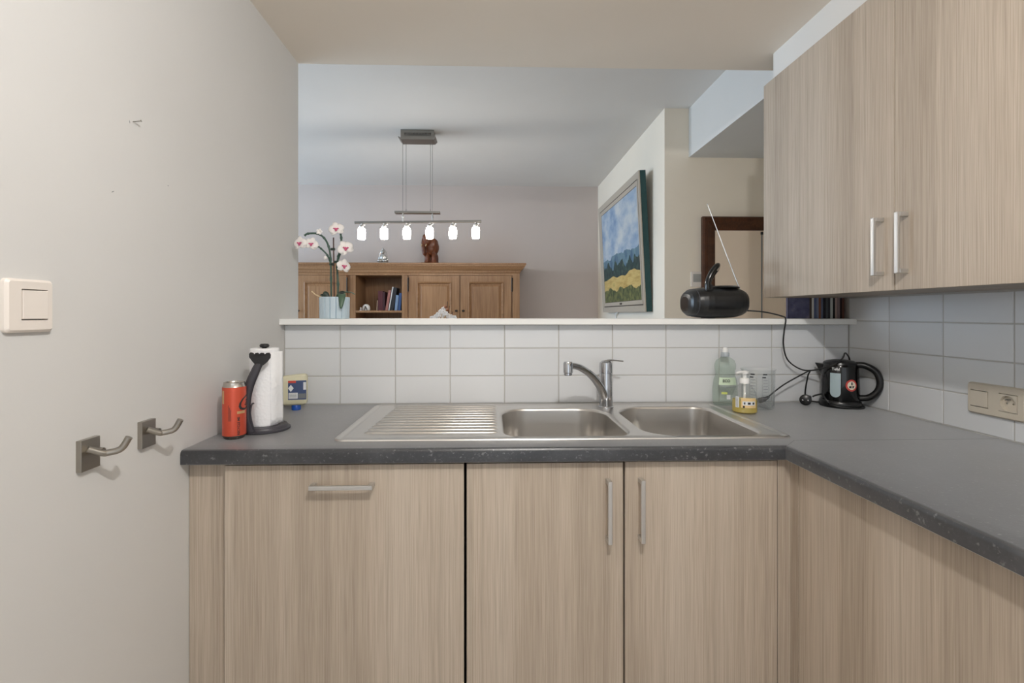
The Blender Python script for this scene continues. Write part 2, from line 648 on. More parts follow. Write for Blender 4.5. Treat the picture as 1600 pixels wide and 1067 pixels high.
rows_b = [(0.902, 1.004), (1.004, 1.106), (1.106, 1.1935)]
for (z0, z1) in rows_b:
    for i in range(11):
        x0 = -0.755 + P_T * i
        x1 = min(x0 + P_T, XR)
        tile(wb, x1 - x0 - JT, z1 - z0 - JT, (x0 + JT / 2, D, z0 + JT / 2))
ys = [D - 0.001, D - 0.189] + [D - 0.189 - P_T * k for k in range(1, 11)]
for (z0, z1) in [(0.902, 1.004), (1.004, 1.106), (1.106, 1.208), (1.208, 1.294)]:
    for a, b_ in zip(ys[:-1], ys[1:]):
        tile(wr, a - b_ - JT, z1 - z0 - JT, (XR, a - JT / 2, z0 + JT / 2), -PI / 2)

# ledge on the half wall
lg = bx(XL - 0.006, 1.80, 1.1945, XR + 0.004, D + 0.006, 1.2155)
lg.box(XL + 0.0005, D + 0.006, 1.1945, 1.409, 2.03, 1.2155)
lo = lg.build('window_ledge', 'ledge_white', bevel=0.0012)
tag(lo, 'long white ledge board capping the tiled half wall', 'ledge')

# ------------------------------------------------------------------ worktop
NOSE = [(0, -0.034), (0.0, -0.010), (0.0012, -0.0055), (0.0036, -0.0022), (0.0075, -0.0004), (0.012, 0.0), (0.055, 0.0), (0.055, -0.036), (0.003, -0.036)]
wt = thing('worktop', (0.3, 1.6, WT), 'dark grey stone-look L-shaped worktop with a rounded front edge', 'worktop')
w = MB()
vs = [(XL + 0.001, 1.23 + a, WT + b_) for a, b_ in NOSE] + [(0.746 + a, 1.23 + a, WT + b_) for a, b_ in NOSE]
n = len(NOSE)
w.add(vs, [tuple(range(n)), tuple(range(n, 2 * n))[::-1]] + [(i, (i + 1) % n, n + (i + 1) % n, n + i) for i in range(n)])
zb = WT - 0.036
w.box(XL + 0.001, 1.285, zb, -0.395, D + 0.001, WT)
w.box(-0.395, 1.285, zb, 0.80, 1.318, WT)
w.box(-0.395, 1.80, zb, 0.80, D + 0.001, WT)
w.box(0.80, 1.285, zb, XR + 0.001, D + 0.001, WT)
w.build('sink_run', 'worktop_stone', wt, smooth=True, angle=0.5)
w = MB()
vs = [(0.746 + a, -0.6, WT + b_) for a, b_ in NOSE] + [(0.746 + a, 1.2295 + a, WT + b_) for a, b_ in NOSE]
w.add(vs, [tuple(range(n)), tuple(range(n, 2 * n))[::-1]] + [(i, (i + 1) % n, n + (i + 1) % n, n + i) for i in range(n)])
w.box(0.801, -0.6, zb, XR + 0.001, 1.2842, WT)
w.build('side_run', 'worktop_stone', wt, smooth=True, angle=0.5)
j = MB()
j.prism([(0.758, 1.2412), (0.759, 1.2402), (0.802, 1.2838), (1.358, 1.2838), (1.358, 1.2852), (0.801, 1.2852)], lambda a, b_, t: (a, b_, t), WT - 0.002, WT + 0.0002)
mat('joint', (112, 112, 112), 0.5)
j.build('joint_strip', 'joint', wt)

# ------------------------------------------------------------------ base cabinets
DF = 1.25


def bracket(mb, p, axis, length, out, standoff=0.030, wdt=0.011, th=0.008):
    """bar handle with two flat legs. p = centre on the door face; axis 'x','y','z'; out = outward unit vector"""
    p = Vector(p)
    out = Vector(out)
    ax = {'x': Vector((1, 0, 0)), 'y': Vector((0, 1, 0)), 'z': Vector((0, 0, 1))}[axis]
    sd = ax.cross(out)

    def b3(a0, a1, o0, o1, s0, s1):
        q = [p + ax * a + out * o + sd * s for a in (a0, a1) for o in (o0, o1) for s in (s0, s1)]
        xs, ysv, zs = [k.x for k in q], [k.y for k in q], [k.z for k in q]
        mb.box(min(xs), min(ysv), min(zs), max(xs), max(ysv), max(zs))
    h = length / 2
    b3(-h, h, standoff - th, standoff, -wdt / 2, wdt / 2)
    for s in (-1, 1):
        a0, a1 = (s * h, s * (h - 0.012))
        b3(min(a0, a1), max(a0, a1), -0.001, standoff - th + 0.001, -wdt / 2, wdt / 2)
    return mb


def handle(p, axis, length, out, parent, **k):
    return bracket(MB(), p, axis, length, out, **k).build('handle', 'handle_metal', parent, bevel=0.0016)


t = thing('integrated_dishwasher', (-0.362, 1.55, 0), 'wood-fronted integrated dishwasher with one wide panel and horizontal bar handle', 'dishwasher')
bx(-0.655, 1.272, 0.10, -0.068, 1.83, 0.855).build('body', 'machine_grey', t)
bx(-0.655, 1.31, 0.0, -0.068, 1.33, 0.10).build('plinth', 'laminate', t)
d = bx(-0.660, DF, 0.115, -0.0665, DF + 0.019, 0.8565).build('door', 'laminate', t, bevel=0.001)
handle((-0.3665, DF, 0.8075), 'x', 0.155, (0, -1, 0), d)

t = thing('sink_cabinet', (0.338, 1.55, 0), 'wood-fronted double-door base cabinet under the sink bowls', 'cabinet')
bx(-0.058, 1.272, 0.10, 0.736, 1.83, 0.715).build('body', 'laminate', t)
bx(-0.060, 1.31, 0.0, 0.738, 1.33, 0.10).build('plinth', 'laminate', t)
d = bx(-0.0595, DF, 0.115, 0.3375, DF + 0.019, 0.8565).build('door', 'laminate', t, bevel=0.001)
handle((0.298, DF, 0.738), 'z', 0.157, (0, -1, 0), d)
d = bx(0.3425, DF, 0.115, 0.736, DF + 0.019, 0.8575).build('door', 'laminate', t, bevel=0.001)
handle((0.381, DF, 0.740), 'z', 0.157, (0, -1, 0), d)

f = bx(XL + 0.001, DF + 0.016, 0.0, -0.6625, DF + 0.034, 0.8645).build('filler_panel', 'laminate', bevel=0.001)
tag(f, 'narrow wood filler panel between the white wall and the dishwasher', 'panel')
f = bx(0.7385, DF + 0.002, 0.0, 0.776, DF + 0.02, 0.8645).box(0.772, 1.221, 0.0, 0.79, DF + 0.02, 0.8645).build('corner_post', 'laminate', bevel=0.001)
tag(f, 'narrow wood corner post where the two cabinet runs meet', 'panel')

for k, (y1, lab) in enumerate(((1.218, 'wood-fronted base cabinet under the side worktop, next to the corner post'), (0.614, 'wood-fronted base cabinet under the side worktop, away from the corner'))):
    y0 = y1 - 0.60
    t = thing('base_cabinet', (1.07, (y0 + y1) / 2, 0), lab, 'cabinet', 'base cabinets under the side worktop')
    bx(0.790, y0, 0.10, 1.35, y1, 0.862).build('body', 'laminate', t)
    bx(0.83, y0, 0.0, 0.85, y1, 0.10).build('plinth', 'laminate', t)
    d = bx(0.771, y0 + 0.0015, 0.115, 0.7895, y1 - 0.0015, 0.8565).build('door', 'laminate', t, bevel=0.001)
    handle((0.771, y0 + 0.04, 0.74), 'z', 0.157, (-1, 0, 0), d)

# ------------------------------------------------------------------ upper cabinet
UX, UY1, UY0, UZ0, UZ1 = 1.07, 1.911, 0.672, 1.2965, 2.125
t = thing('upper_cabinet', (1.22, 1.29, UZ0), 'wood-fronted double-door wall cabinet hung above the side worktop', 'cabinet')
bx(UX + 0.0185, UY0, UZ0 + 0.0015, XR - 0.0005, D - 0.002, UZ1).box(UX + 0.0185, D - 0.003, UZ0 + 0.0015, XR - 0.0005, UY1 - 0.016, UZ1).build('body', 'laminate', t)
bx(UX + 0.001, UY1 - 0.016, UZ0, XR - 0.0005, UY1, UZ1).build('end_panel', 'laminate', t, bevel=0.0008)
for y0, y1, hy in ((1.2825, UY1 - 0.0175, 1.322), (UY0, 1.2795, 1.243)):
    d = bx(UX, y0, UZ0, UX + 0.018, y1, UZ1).build('door', 'laminate', t, bevel=0.0008)
    handle((UX, hy, 1.417), 'z', 0.158, (-1, 0, 0), d)

# ------------------------------------------------------------------ sink
SX0, SX1, SY0, SY1, SZ = -0.415, 0.817, 1.306, 1.812, WT + 0.0035
t = thing('kitchen_sink', (0.2, 1.56, WT), 'stainless steel inset sink with two bowls and a ribbed drainer', 'sink')
bowls = [((0.038, 1.327, 0.388, 1.728), [0.07, 0.07, 0.10, 0.085]), ((0.434, 1.337, 0.760, 1.750), [0.085, 0.06, 0.055, 0.11])]
dk = MB()
so = 0.028
rings = [(0.0, WT + 0.0003), (0.0015, WT + 0.0035), (0.005, WT + 0.0048), (0.011, WT + 0.0045), (0.016, SZ - 0.0012), (0.021, SZ - 0.0016), (0.026, SZ)]
outl = [[(x, y, z) for x, y in rrect(SX0, SY0, SX1, SY1, so, d_)] for d_, z in rings]
nn = len(outl[0])
for a, b_ in zip(outl[:-1], outl[1:]):
    dk.add(a + b_, [(i, (i + 1) % nn, nn + (i + 1) % nn, nn + i) for i in range(nn)])
loops = [[(p[0], p[1]) for p in outl[-1]]] + [rrect(*bb, rr, -0.010, 10) for bb, rr in bowls]
pts, edges = [], []
for lp in loops:
    s = len(pts)
    pts += [Vector(p) for p in lp]
    edges += [(s + i, s + (i + 1) % len(lp)) for i in range(len(lp))]
res = delaunay_2d_cdt(pts, edges, [], 0, 1e-6)


fs = []
for f_ in res[2]:
    c_ = sum((res[0][i] for i in f_), Vector((0, 0))) / len(f_)
    if inside(c_, loops[0]) and not any(inside(c_, l) for l in loops[1:]):
        fs.append(tuple(f_))
dk.add([(p.x, p.y, SZ) for p in res[0]], fs)
dk_o = dk.build('deck', 'steel', t, smooth=True, angle=0.9)
bowl_prof = [(-0.010, 0.0), (-0.006, -0.0006), (-0.002, -0.003), (0.001, -0.008), (0.004, -0.05), (0.007, -0.115), (0.012, -0.135), (0.024, -0.148), (0.045, -0.154), (0.09, -0.157), (0.13, -0.158)]
for bb, rr in bowls:
    mb = MB()
    rg = [[(x, y, SZ + z) for x, y in rrect(*bb, rr, d_, 10)] for d_, z in bowl_prof]
    nn = len(rg[0])
    for a, b_ in zip(rg[:-1], rg[1:]):
        mb.add(a + b_, [(i, (i + 1) % nn, nn + (i + 1) % nn, nn + i) for i in range(nn)])
    mb.add(rg[-1], [tuple(range(nn))])
    bo = mb.build('bowl', 'steel', t, smooth=True, angle=1.2)
    cxb, cyb = (bb[0] + bb[2]) / 2, (bb[1] + bb[3]) / 2
    MB().lathe([(0.0, 0.0), (0.034, 0.0), (0.041, 0.002), (0.043, 0.0)], cxb, cyb, SZ - 0.1575, 24).build('drain', 'chrome', bo, smooth=True)
for k in range(11):
    y = 1.385 + k * 0.0385
    x0 = -0.352 + k * 0.0016
    r_ = MB()
    n_ = 6
    prof = [(0.0095 * math.cos(PI * i / n_), 0.0060 * math.sin(PI * i / n_)) for i in range(n_ + 1)]
    r0 = [(x0 + 0.012, y + a, SZ - 0.0003 + h) for a, h in prof]
    r1 = [(0.008, y + a, SZ - 0.0003 + h) for a, h in prof]
    e0 = [(x0, y + a * 0.4, SZ - 0.0003) for a, h in prof]
    e1 = [(0.022, y + a * 0.4, SZ - 0.0003) for a, h in prof]
    r_.strip([e0, r0, r1, e1])
    r_.build('drainer_rib', 'steel', t, smooth=True, angle=1.4)

# ------------------------------------------------------------------ faucet
FX, FY = 0.409, 1.742
t = thing('mixer_tap', (FX, FY, SZ), 'chrome single-lever mixer tap with curved spout between the sink bowls', 'tap')
MB().lathe([(0.027, 0), (0.027, 0.004), (0.0245, 0.006), (0.0235, 0.02), (0.0225, 0.118), (0.0222, 0.12)], FX, FY, SZ - 0.0002, 32).build('body', 'chrome', t, smooth=True)
hd = MB().lathe([(0.0205, 0.119), (0.0205, 0.122), (0.0232, 0.1225), (0.0232, 0.150), (0.022, 0.158), (0.014, 0.164), (0.0, 0.166)], FX, FY, SZ, 32).build('lever_head', 'chrome', t, smooth=True)
lv = MB()
lp = smooth_path([(FX - 0.014, FY + 0.002, SZ + 0.160), (FX + 0.012, FY - 0.004, SZ + 0.1665), (FX + 0.034, FY - 0.01, SZ + 0.166), (FX + 0.058, FY - 0.016, SZ + 0.164)], 5)
lv.tube(lp, [0.010 - 0.004 * i / (len(lp) - 1) for i in range(len(lp))], 12, sx=0.42, up=(0, 0, 1))
lv.build('lever', 'chrome', hd, smooth=True)
sp = smooth_path([(FX - 0.004, FY - 0.004, SZ + 0.028), (FX - 0.024, FY - 0.024, SZ + 0.072), (FX - 0.062, FY - 0.060, SZ + 0.118), (FX - 0.108, FY - 0.104, SZ + 0.150), (FX - 0.150, FY - 0.142, SZ + 0.164)], 7)
so_ = MB().tube(sp, [0.0165 - 0.0045 * i / (len(sp) - 1) for i in range(len(sp))], 18, sx=0.85).build('spout', 'chrome', t, smooth=True)
tx, ty = FX - 0.158, FY - 0.148
MB().lathe([(0.0135, 0.133), (0.0135, 0.139), (0.0155, 0.141), (0.0155, 0.170), (0.013, 0.176), (0.0, 0.177)], tx, ty, SZ, 24).build('aerator', 'chrome', so_, smooth=True)
MB().lathe([(0.0, 0.1315), (0.0115, 0.1315), (0.0115, 0.136)], tx, ty, SZ, 20).build('nozzle', 'black_matte', so_, smooth=True)


# ------------------------------------------------------------------ left wall fittings
def wall_plate(mb, x0, x1, ya, yb, za, zb_, r=0.006, holes=()):
    """rounded plate on a wall of constant x: from x0 (wall) to x1 (front)"""
    o = rrect(ya, za, yb, zb_, r)
    i_ = rrect(ya, za, yb, zb_, r, 0.004)
    xm = x0 + (x1 - x0) * 0.65
    R = [[(x0, a, b_) for a, b_ in o], [(xm, a, b_) for a, b_ in o], [(x1, a, b_) for a, b_ in i_]]
    nn = len(o)
    for a, b_ in zip(R[:-1], R[1:]):
        mb.add(a + b_, [(k, (k + 1) % nn, nn + (k + 1) % nn, nn + k) for k in range(nn)])
    holed_face(mb, i_, list(holes), lambda a, b_, x: (x, a, b_), x1, x0)
    return mb


t = thing('light_switch', (XL, 0.834, 1.247), 'square white rocker light switch on the plain wall above the coat hooks', 'switch')
wall_plate(MB(), XL - 0.001, XL + 0.010, 0.787, 0.871, 1.204, 1.290, 0.007, [rect(0.8115, 1.2235, 0.8585, 1.2740)]).build('plate', 'switch_plastic', t, smooth=True, angle=0.5)
rk = MB().prism([(0.0, 0.8135), (0.0108, 0.8135), (0.0128, 0.8565), (0.0, 0.8565)], lambda a, b_, z: (XL + a, b_, z), 1.2255, 1.272)
rk.build('rocker', 'switch_plastic', t, bevel=0.001)

for ya, lab in ((0.952, 'square nickel coat hook nearer the light switch'), (1.110, 'square nickel coat hook nearer the worktop and drink can')):
    t = thing('coat_hook', (XL, ya, 0.972), lab, 'hook', 'coat hooks on the left wall')
    bx(XL - 0.001, ya - 0.025, 0.943, XL + 0.010, ya + 0.019, 1.001).build('plate', 'nickel', t, bevel=0.0008)
    a = MB()
    a.tube([(XL + 0.008, ya, 0.978), (XL + 0.03, ya, 0.976)], 0.0068, 14)
    a.build('arm', 'nickel', t, smooth=True)
    a = MB()
    a.tube(smooth_path([(XL + 0.014, ya - 0.016, 0.984), (XL + 0.030, ya - 0.002, 0.973), (XL + 0.036, ya + 0.004, 0.972), (XL + 0.054, ya + 0.012, 0.977), (XL + 0.066, ya + 0.016, 0.998)], 5), 0.0062, 14)
    a.build('peg', 'nickel', t, smooth=True)
t = MB().tube([(XL - 0.004, 1.070, 1.640), (XL + 0.012, 1.078, 1.645)], 0.0011, 8).tube([(XL + 0.012, 1.078, 1.645), (XL + 0.0135, 1.0785, 1.6455)], 0.0024, 8).build('nail', 'nickel')
tag(t, 'small bent nail sticking out of the bare wall', 'nail')
wlo = bpy.data.objects['wall_left']
for (y, z, a, l_) in ((1.016, 1.479, 0.5, 0.012), (1.186, 1.535, 1.9, 0.005), (1.062, 1.637, 1.8, 0.010)):
    dy, dz = math.cos(a) * l_ / 2, math.sin(a) * l_ / 2
    q = MB().tube([(XL - 0.0006, y - dy, z - dz), (XL - 0.0002, y, z), (XL - 0.0006, y + dy, z + dz)], [0.0003, 0.0011, 0.0003], 6)
    q.build('scuff', 'ink_grey', wlo)

# ------------------------------------------------------------------ socket plate on the right wall
t = thing('socket_plate', (XR, 1.289, 1.0), 'beige double plate with rocker switch and wall socket on the tiles', 'socket')
X0 = XR + 0.001


def plate_r(mb, depth, ya, yb, za, zb_, r, holes):
    return wall_plate(mb, X0, XR - depth, ya, yb, za, zb_, r, holes)


sc_y, sc_z = 1.2535, 1.0
pl = plate_r(MB(), 0.009, 1.212, 1.366, 0.957, 1.043, 0.010, [rect(1.3050, 0.9765, 1.3550, 1.0230), rect(sc_y - 0.0240, sc_z - 0.0240, sc_y + 0.0240, sc_z + 0.0240)]).build('plate', 'socket_beige', t, smooth=True, angle=0.5)
bx(XR - 0.0112, 1.3070, 0.9785, XR, 1.3530, 1.0210).build('rocker', 'socket_beige', t, bevel=0.0008)
fr = MB()
N_ = 32
ring = [(sc_y + 0.0195 * math.cos(2 * PI * k / N_), sc_z + 0.0195 * math.sin(2 * PI * k / N_)) for k in range(N_)]
outer = []
for k in range(N_):
    a = 2 * PI * k / N_
    s_ = 0.0225 / max(abs(math.cos(a)), abs(math.sin(a)))
    outer.append((sc_y + s_ * math.cos(a), sc_z + s_ * math.sin(a)))
WB = XR - 0.003                        # floor of the round socket well
R0 = [(XR, a, b_) for a, b_ in outer]
R1 = [(XR - 0.0108, a, b_) for a, b_ in outer]
R2 = [(XR - 0.0108, a, b_) for a, b_ in ring]
R3 = [(WB, a, b_) for a, b_ in ring]
for a, b_ in ((R0, R1), (R1, R2), (R2, R3)):
    fr.add(a + b_, [(k, (k + 1) % N_, N_ + (k + 1) % N_, N_ + k) for k in range(N_)])
so2 = fr.build('socket_insert', 'socket_beige', t, smooth=True, angle=0.5)
pins = [[(sc_y + dy + 0.0026 * math.cos(2 * PI * k / 12), sc_z - 0.001 + 0.0026 * math.sin(2 * PI * k / 12)) for k in range(12)] for dy in (0.008, -0.008)]
holed_face(MB(), ring, pins, lambda a, b_, x: (x, a, b_), WB, XR - 0.0002).build('well', 'socket_beige', so2)
MB().tube([(WB + 0.0005, sc_y, sc_z + 0.0095), (XR - 0.016, sc_y, sc_z + 0.0095)], 0.0024, 12).build('earth_pin', 'chrome', so2, smooth=True)


# ------------------------------------------------------------------ red drink can
def cyl_fn(cx, cy, r, a0, z0, rot=0.0):
    """maps flat (u,v) to a cylinder surface; a0 = azimuth of u=0; rot 90 turns text to read upwards"""
    def fn(u, v):
        if rot:
            u, v = -v, u
        a = a0 + u / r
        return (cx + r * math.cos(a), cy + r * math.sin(a), z0 + v)
    return fn


def cyl_patch(cx, cy, r, a0, a1, z0, z1, n=10):
    rows = []
    for z in (z0, z1):
        rows.append([(cx + r * math.cos(a0 + (a1 - a0) * k / n), cy + r * math.sin(a0 + (a1 - a0) * k / n), z) for k in range(n + 1)])
    return MB().strip(rows)


def facing(x, y):
    return math.atan2(-y, -x)


cx_, cy_ = -0.690, 1.356
t = thing('drink_can', (cx_, cy_, WT), 'slim red aluminium drink can beside the paper towel holder', 'can')
rc = 0.0292
MB().lathe([(0.0, 0.004), (0.021, 0.004), (0.0235, 0.0), (0.0255, 0.002), (0.0283, 0.0075), (rc, 0.010)], cx_, cy_, WT, 40).build('base', 'can_silver', t, smooth=True)
MB().lathe([(rc, 0.010), (rc, 0.136), (0.0288, 0.1385)], cx_, cy_, WT, 40).build('body', 'can_red', t, smooth=True)
tp = MB().lathe([(0.0288, 0.1385), (0.0262, 0.1465), (0.0262, 0.1495), (0.0252, 0.1505), (0.0243, 0.1475), (0.0, 0.147)], cx_, cy_, WT, 40).build('lid', 'can_silver', t, smooth=True)
MB().box(cx_ - 0.006, cy_ - 0.010, WT + 0.1472, cx_ + 0.006, cy_ + 0.012, WT + 0.1490).build('pull_tab', 'can_silver', tp, bevel=0.0006)
fa = facing(cx_, cy_)
rr_ = rc + 0.0002
text_mesh('RECYCLE ME', 0.0085, cyl_fn(cx_, cy_, rr_, fa + 0.36, WT + 0.036, 90), 'print', 'ink_dark', t, bold=0.0003)
text_mesh('C', 0.058, cyl_fn(cx_, cy_, rr_, fa + 0.72, WT + 0.094, 0), 'script_letter', 'ink_dark', t, shear=0.45)
text_mesh('a', 0.034, cyl_fn(cx_, cy_, rr_, fa + 1.15, WT + 0.098, 0), 'script_letter', 'ink_dark', t, shear=0.45)
cyl_patch(cx_, cy_, rr_, fa + 0.22, fa + 1.0, WT + 0.068, WT + 0.075).build('gold_band', 'can_gold', t)
cyl_patch(cx_, cy_, rr_, fa - 1.25, fa - 0.95, WT + 0.095, WT + 0.13).build('pale_print', 'can_gold', t)
for k in range(3):
    cyl_patch(cx_, cy_, rr_, fa - 0.50 + 0.10 * k, fa - 0.46 + 0.10 * k, WT + 0.05, WT + 0.092 - 0.006 * k, 2).build('small_print', 'ink_dark', t)

# ------------------------------------------------------------------ paper towel holder and roll
hx, hy = -0.653, 1.452
t = thing('towel_holder', (hx, hy, WT), 'dark grey paper towel holder with a flower-shaped arm', 'holder')
MB().lathe([(0.0, 0.0), (0.068, 0.0), (0.070, 0.002), (0.070, 0.006), (0.064, 0.008), (0.062, 0.013), (0.060, 0.015), (0.0, 0.015)], hx, hy, WT, 48).build('base', 'holder_grey', t, smooth=True)
MB().lathe([(0.006, 0.012), (0.006, 0.236), (0.012, 0.238), (0.0135, 0.243), (0.010, 0.247), (0.0, 0.248)], hx, hy, WT, 20).build('rod', 'black_matte', t, smooth=True)
ap = smooth_path([(-0.664, 1.385, WT + 0.003), (-0.672, 1.380, WT + 0.045), (-0.673, 1.378, WT + 0.09), (-0.664, 1.380, WT + 0.135), (-0.648, 1.384, WT + 0.178), (-0.640, 1.387, WT + 0.196)], 6)
ar = MB()
rows = []
for i, p in enumerate(ap):
    f_ = i / (len(ap) - 1)
    wd = 0.0150 - 0.0045 * f_
    rows.append([p + Vector((-wd, 0.003, 0)), p + Vector((-wd * 0.3, 0, 0)), p + Vector((wd * 0.5, 0.001, 0)), p + Vector((wd, 0.006, 0))])
ar.strip(rows)
aro = ar.build('arm', 'holder_grey', t, smooth=True, solid=0.003)
fl_ = []
fc = Vector((-0.637, 1.387, WT + 0.204))
out2 = [(-0.010, -0.012), (-0.020, -0.002), (-0.029, 0.010), (-0.0295, 0.019), (-0.025, 0.0235), (-0.019, 0.022), (-0.014, 0.0175), (-0.011, 0.022), (-0.005, 0.0225), (-0.001, 0.0185), (0.004, 0.0225), (0.010, 0.022), (0.0135, 0.0175), (0.019, 0.022), (0.025, 0.0225), (0.029, 0.017), (0.028, 0.008), (0.020, -0.003), (0.010, -0.012)]
MB().prism(out2, lambda a, b_, tt: (fc.x + a, fc.y + tt + 0.10 * abs(a), fc.z + b_), -0.0018, 0.0018).build('flower_end', 'black_matte', t)
g = MB()
gp = smooth_path([(-0.652, 1.388, WT + 0.012), (-0.660, 1.382, WT + 0.05), (-0.656, 1.381, WT + 0.083), (-0.650, 1.383, WT + 0.088)], 6)
g.tube(gp, 0.0022, 8).build('wire_guide', 'holder_grey', t, smooth=True)

rl = thing('paper_towel_roll', (hx, hy, WT + 0.015), 'white embossed paper towel roll standing on the dark holder', 'paper roll')
rb = MB()
rad = 0.0385
prof_o = []
for k in range(49):
    a = 2 * PI * k / 48
    prof_o.append((rad * (1 + 0.012 * math.sin(3 * a)), a))
R = []
for z in (0.0002, 0.004, 0.11, 0.216, 0.22):
    e = 0.97 if z in (0.0002, 0.22) else 1.0
    R.append([(hx + r_ * e * math.cos(a), hy + r_ * e * math.sin(a), WT + 0.015 + z) for r_, a in prof_o[:-1]])
for a, b_ in zip(R[:-1], R[1:]):
    rb.add(a + b_, [(k, (k + 1) % 48, 48 + (k + 1) % 48, 48 + k) for k in range(48)])
inn = [[(hx + 0.019 * math.cos(2 * PI * k / 48), hy + 0.019 * math.sin(2 * PI * k / 48), z) for k in range(48)] for z in (WT + 0.0152, WT + 0.235)]
for a, b_ in ((R[0], inn[0]), (R[-1], inn[1]), (inn[0], inn[1])):
    rb.add(a + b_, [(k, (k + 1) % 48, 48 + (k + 1) % 48, 48 + k) for k in range(48)])
rb.build('roll', 'paper', rl, smooth=True)
fp = MB()
rows = []
for z in (0.003, 0.02, 0.11, 0.21):
    q = []
    for k in range(8):
        a = -0.75 + 0.75 * k / 7
        r_ = rad + 0.0015
        q.append(Vector((hx + r_ * math.cos(a), hy + r_ * math.sin(a), WT + 0.015 + z)))
    for k in range(1, 4):
        q.append(q[7] + Vector((0.0015 * k + 0.0008 * k * (1 - z / 0.21), 0.006 * k, 0)))
    rows.append(q)
fp.strip(rows).build('loose_sheet', 'paper', rl, smooth=True, solid=0.0008)

# ------------------------------------------------------------------ yellowish cleaner bottle upside down on its blue cap
bxx, byy = -0.682, 1.745
t = thing('cleaner_bottle', (bxx, byy, WT), 'pale yellow flat cleaner bottle standing upside down on its blue cap', 'bottle', rot=(0, 0, 0.22))
OFF[t] = Vector((0, 0, 0))
MB().lathe([(0.0145, 0.0), (0.0155, 0.001), (0.0155, 0.016), (0.014, 0.018), (0.0, 0.018)], 0.006, 0, 0, 24).build('cap', 'blue_cap', t, smooth=True, local=True)
bo = MB()
secs = [(0.0165, 0.30, 0.30), (0.019, 0.80, 0.7), (0.024, 0.96, 0.9), (0.034, 1.0, 1.0), (0.085, 1.0, 1.0), (0.104, 1.0, 1.0), (0.116, 0.97, 0.92), (0.121, 0.86, 0.7), (0.1225, 0.6, 0.4)]
prev = None
R = []
for z, sx_, sy_ in secs:
    R.append([(a, b_, z + (0.0035 * (a / 0.043) if 0.08 < z else 0)) for a, b_ in rrect(-0.043 * sx_, -0.021 * sy_, 0.043 * sx_, 0.021 * sy_, 0.010 * min(sx_, sy_), 0, 4)])
nn = len(R[0])
for a, b_ in zip(R[:-1], R[1:]):
    bo.add(a + b_, [(k, (k + 1) % nn, nn + (k + 1) % nn, nn + k) for k in range(nn)])
bo.add(R[0], [tuple(range(nn))]).add(R[-1], [tuple(range(nn))])
bo.build('bottle', 'milky_yellow', t, smooth=True, local=True)


def flat(name, x0, z0, x1, z1, y, m_):
    return bx(x0, y, z0, x1, y + 0.0004, z1).build(name, m_, t, local=True)


flat('label', -0.017, 0.038, 0.042, 0.104, -0.0216, 'label_navy')
flat('label_band', -0.017, 0.096, 0.008, 0.104, -0.0219, 'label_red')
flat('label_text_block', -0.015, 0.042, 0.014, 0.062, -0.0219, 'label_white')
flat('label_text_block', 0.016, 0.042, 0.040, 0.059, -0.0219, 'ink_grey')
flat('label_text_block', 0.032, 0.072, 0.041, 0.098, -0.0219, 'label_white')
MB().prism([(-0.008, 0.066), (0.001, 0.078), (-0.008, 0.090), (-0.017, 0.078)], lambda a, b_, tt: (a, tt, b_), -0.0222, -0.0217).build('hazard_mark', 'label_white', t, local=True)
for k in range(4):
    flat('small_print', -0.013, 0.0445 + 0.0045 * k, 0.011, 0.0455 + 0.0045 * k, -0.0222, 'ink_dark')

# ------------------------------------------------------------------ washing-up bottle, soap pump, beaker
ex, ey = 0.866, 1.803
t = thing('dish_soap_bottle', (ex, ey, WT), 'clear green-tinted washing-up liquid bottle with ECO label', 'bottle')
MB().lathe([(0.0, 0.002), (0.040, 0.0), (0.0445, 0.006), (0.0455, 0.03), (0.0455, 0.06), (0.042, 0.09), (0.0355, 0.108), (0.034, 0.118), (0.038, 0.133), (0.0385, 0.148), (0.033, 0.163), (0.020, 0.172), (0.0125, 0.176), (0.0125, 0.181)], ex, ey, WT, 36, 1.0, 0.68).build('bottle', 'clear_green', t, smooth=True)
mat('cap_grey', (170, 178, 184), 0.35)
cp = MB().lathe([(0.0145, 0.1765), (0.0145, 0.190), (0.0125, 0.1925), (0.0, 0.1925)], ex, ey, WT, 24).build('cap', 'cap_grey', t, smooth=True)
MB().lathe([(0.0095, 0.192), (0.0095, 0.202), (0.007, 0.209), (0.0, 0.211)], ex, ey, WT, 20).build('spout', 'white_plastic', cp, smooth=True)


def eco_fn(dx, z0, r=0.0462, fy=0.70):
    def fn(u, v):
        a = -PI / 2 - 0.35 + (u + dx) / r
        return (ex + r * math.cos(a), ey + r * fy * math.sin(a), WT + z0 + v)
    return fn


def eco_patch(a0, a1, z0, z1, name, m_, k=1.0):
    rows = []
    for i in range(5):
        z = z0 + (z1 - z0) * i / 4
        r = 0.0460 * k if z < 0.062 else 0.0460 - (z - 0.062) * 0.125
        rows.append([(ex + r * math.cos(a0 + (a1 - a0) * j_ / 10), ey + r * 0.69 * math.sin(a0 + (a1 - a0) * j_ / 10), WT + z) for j_ in range(11)])
    MB().strip(rows).build(name, m_, t)


mat('label_pale', (206, 218, 210), 0.4)
eco_patch(-PI / 2 - 0.85, -PI / 2 + 0.75, 0.075, 0.102, 'label', 'label_green')
eco_patch(-PI / 2 - 0.6, -PI / 2 - 0.15, 0.042, 0.050, 'label_spot', 'label_lime')
eco_patch(-PI / 2 - 0.2, -PI / 2 + 0.1, 0.024, 0.040, 'label_spot', 'label_white')
eco_patch(-PI / 2 - 0.6, -PI / 2 + 0.7, 0.067, 0.069, 'small_print', 'ink_grey')
text_mesh('ECO', 0.0135, lambda u, v: (ex - 0.010 + u, ey - 0.0312 + 0.012 * abs(u), WT + 0.090 + v), 'print', 'ink_dark', t, bold=0.0003)

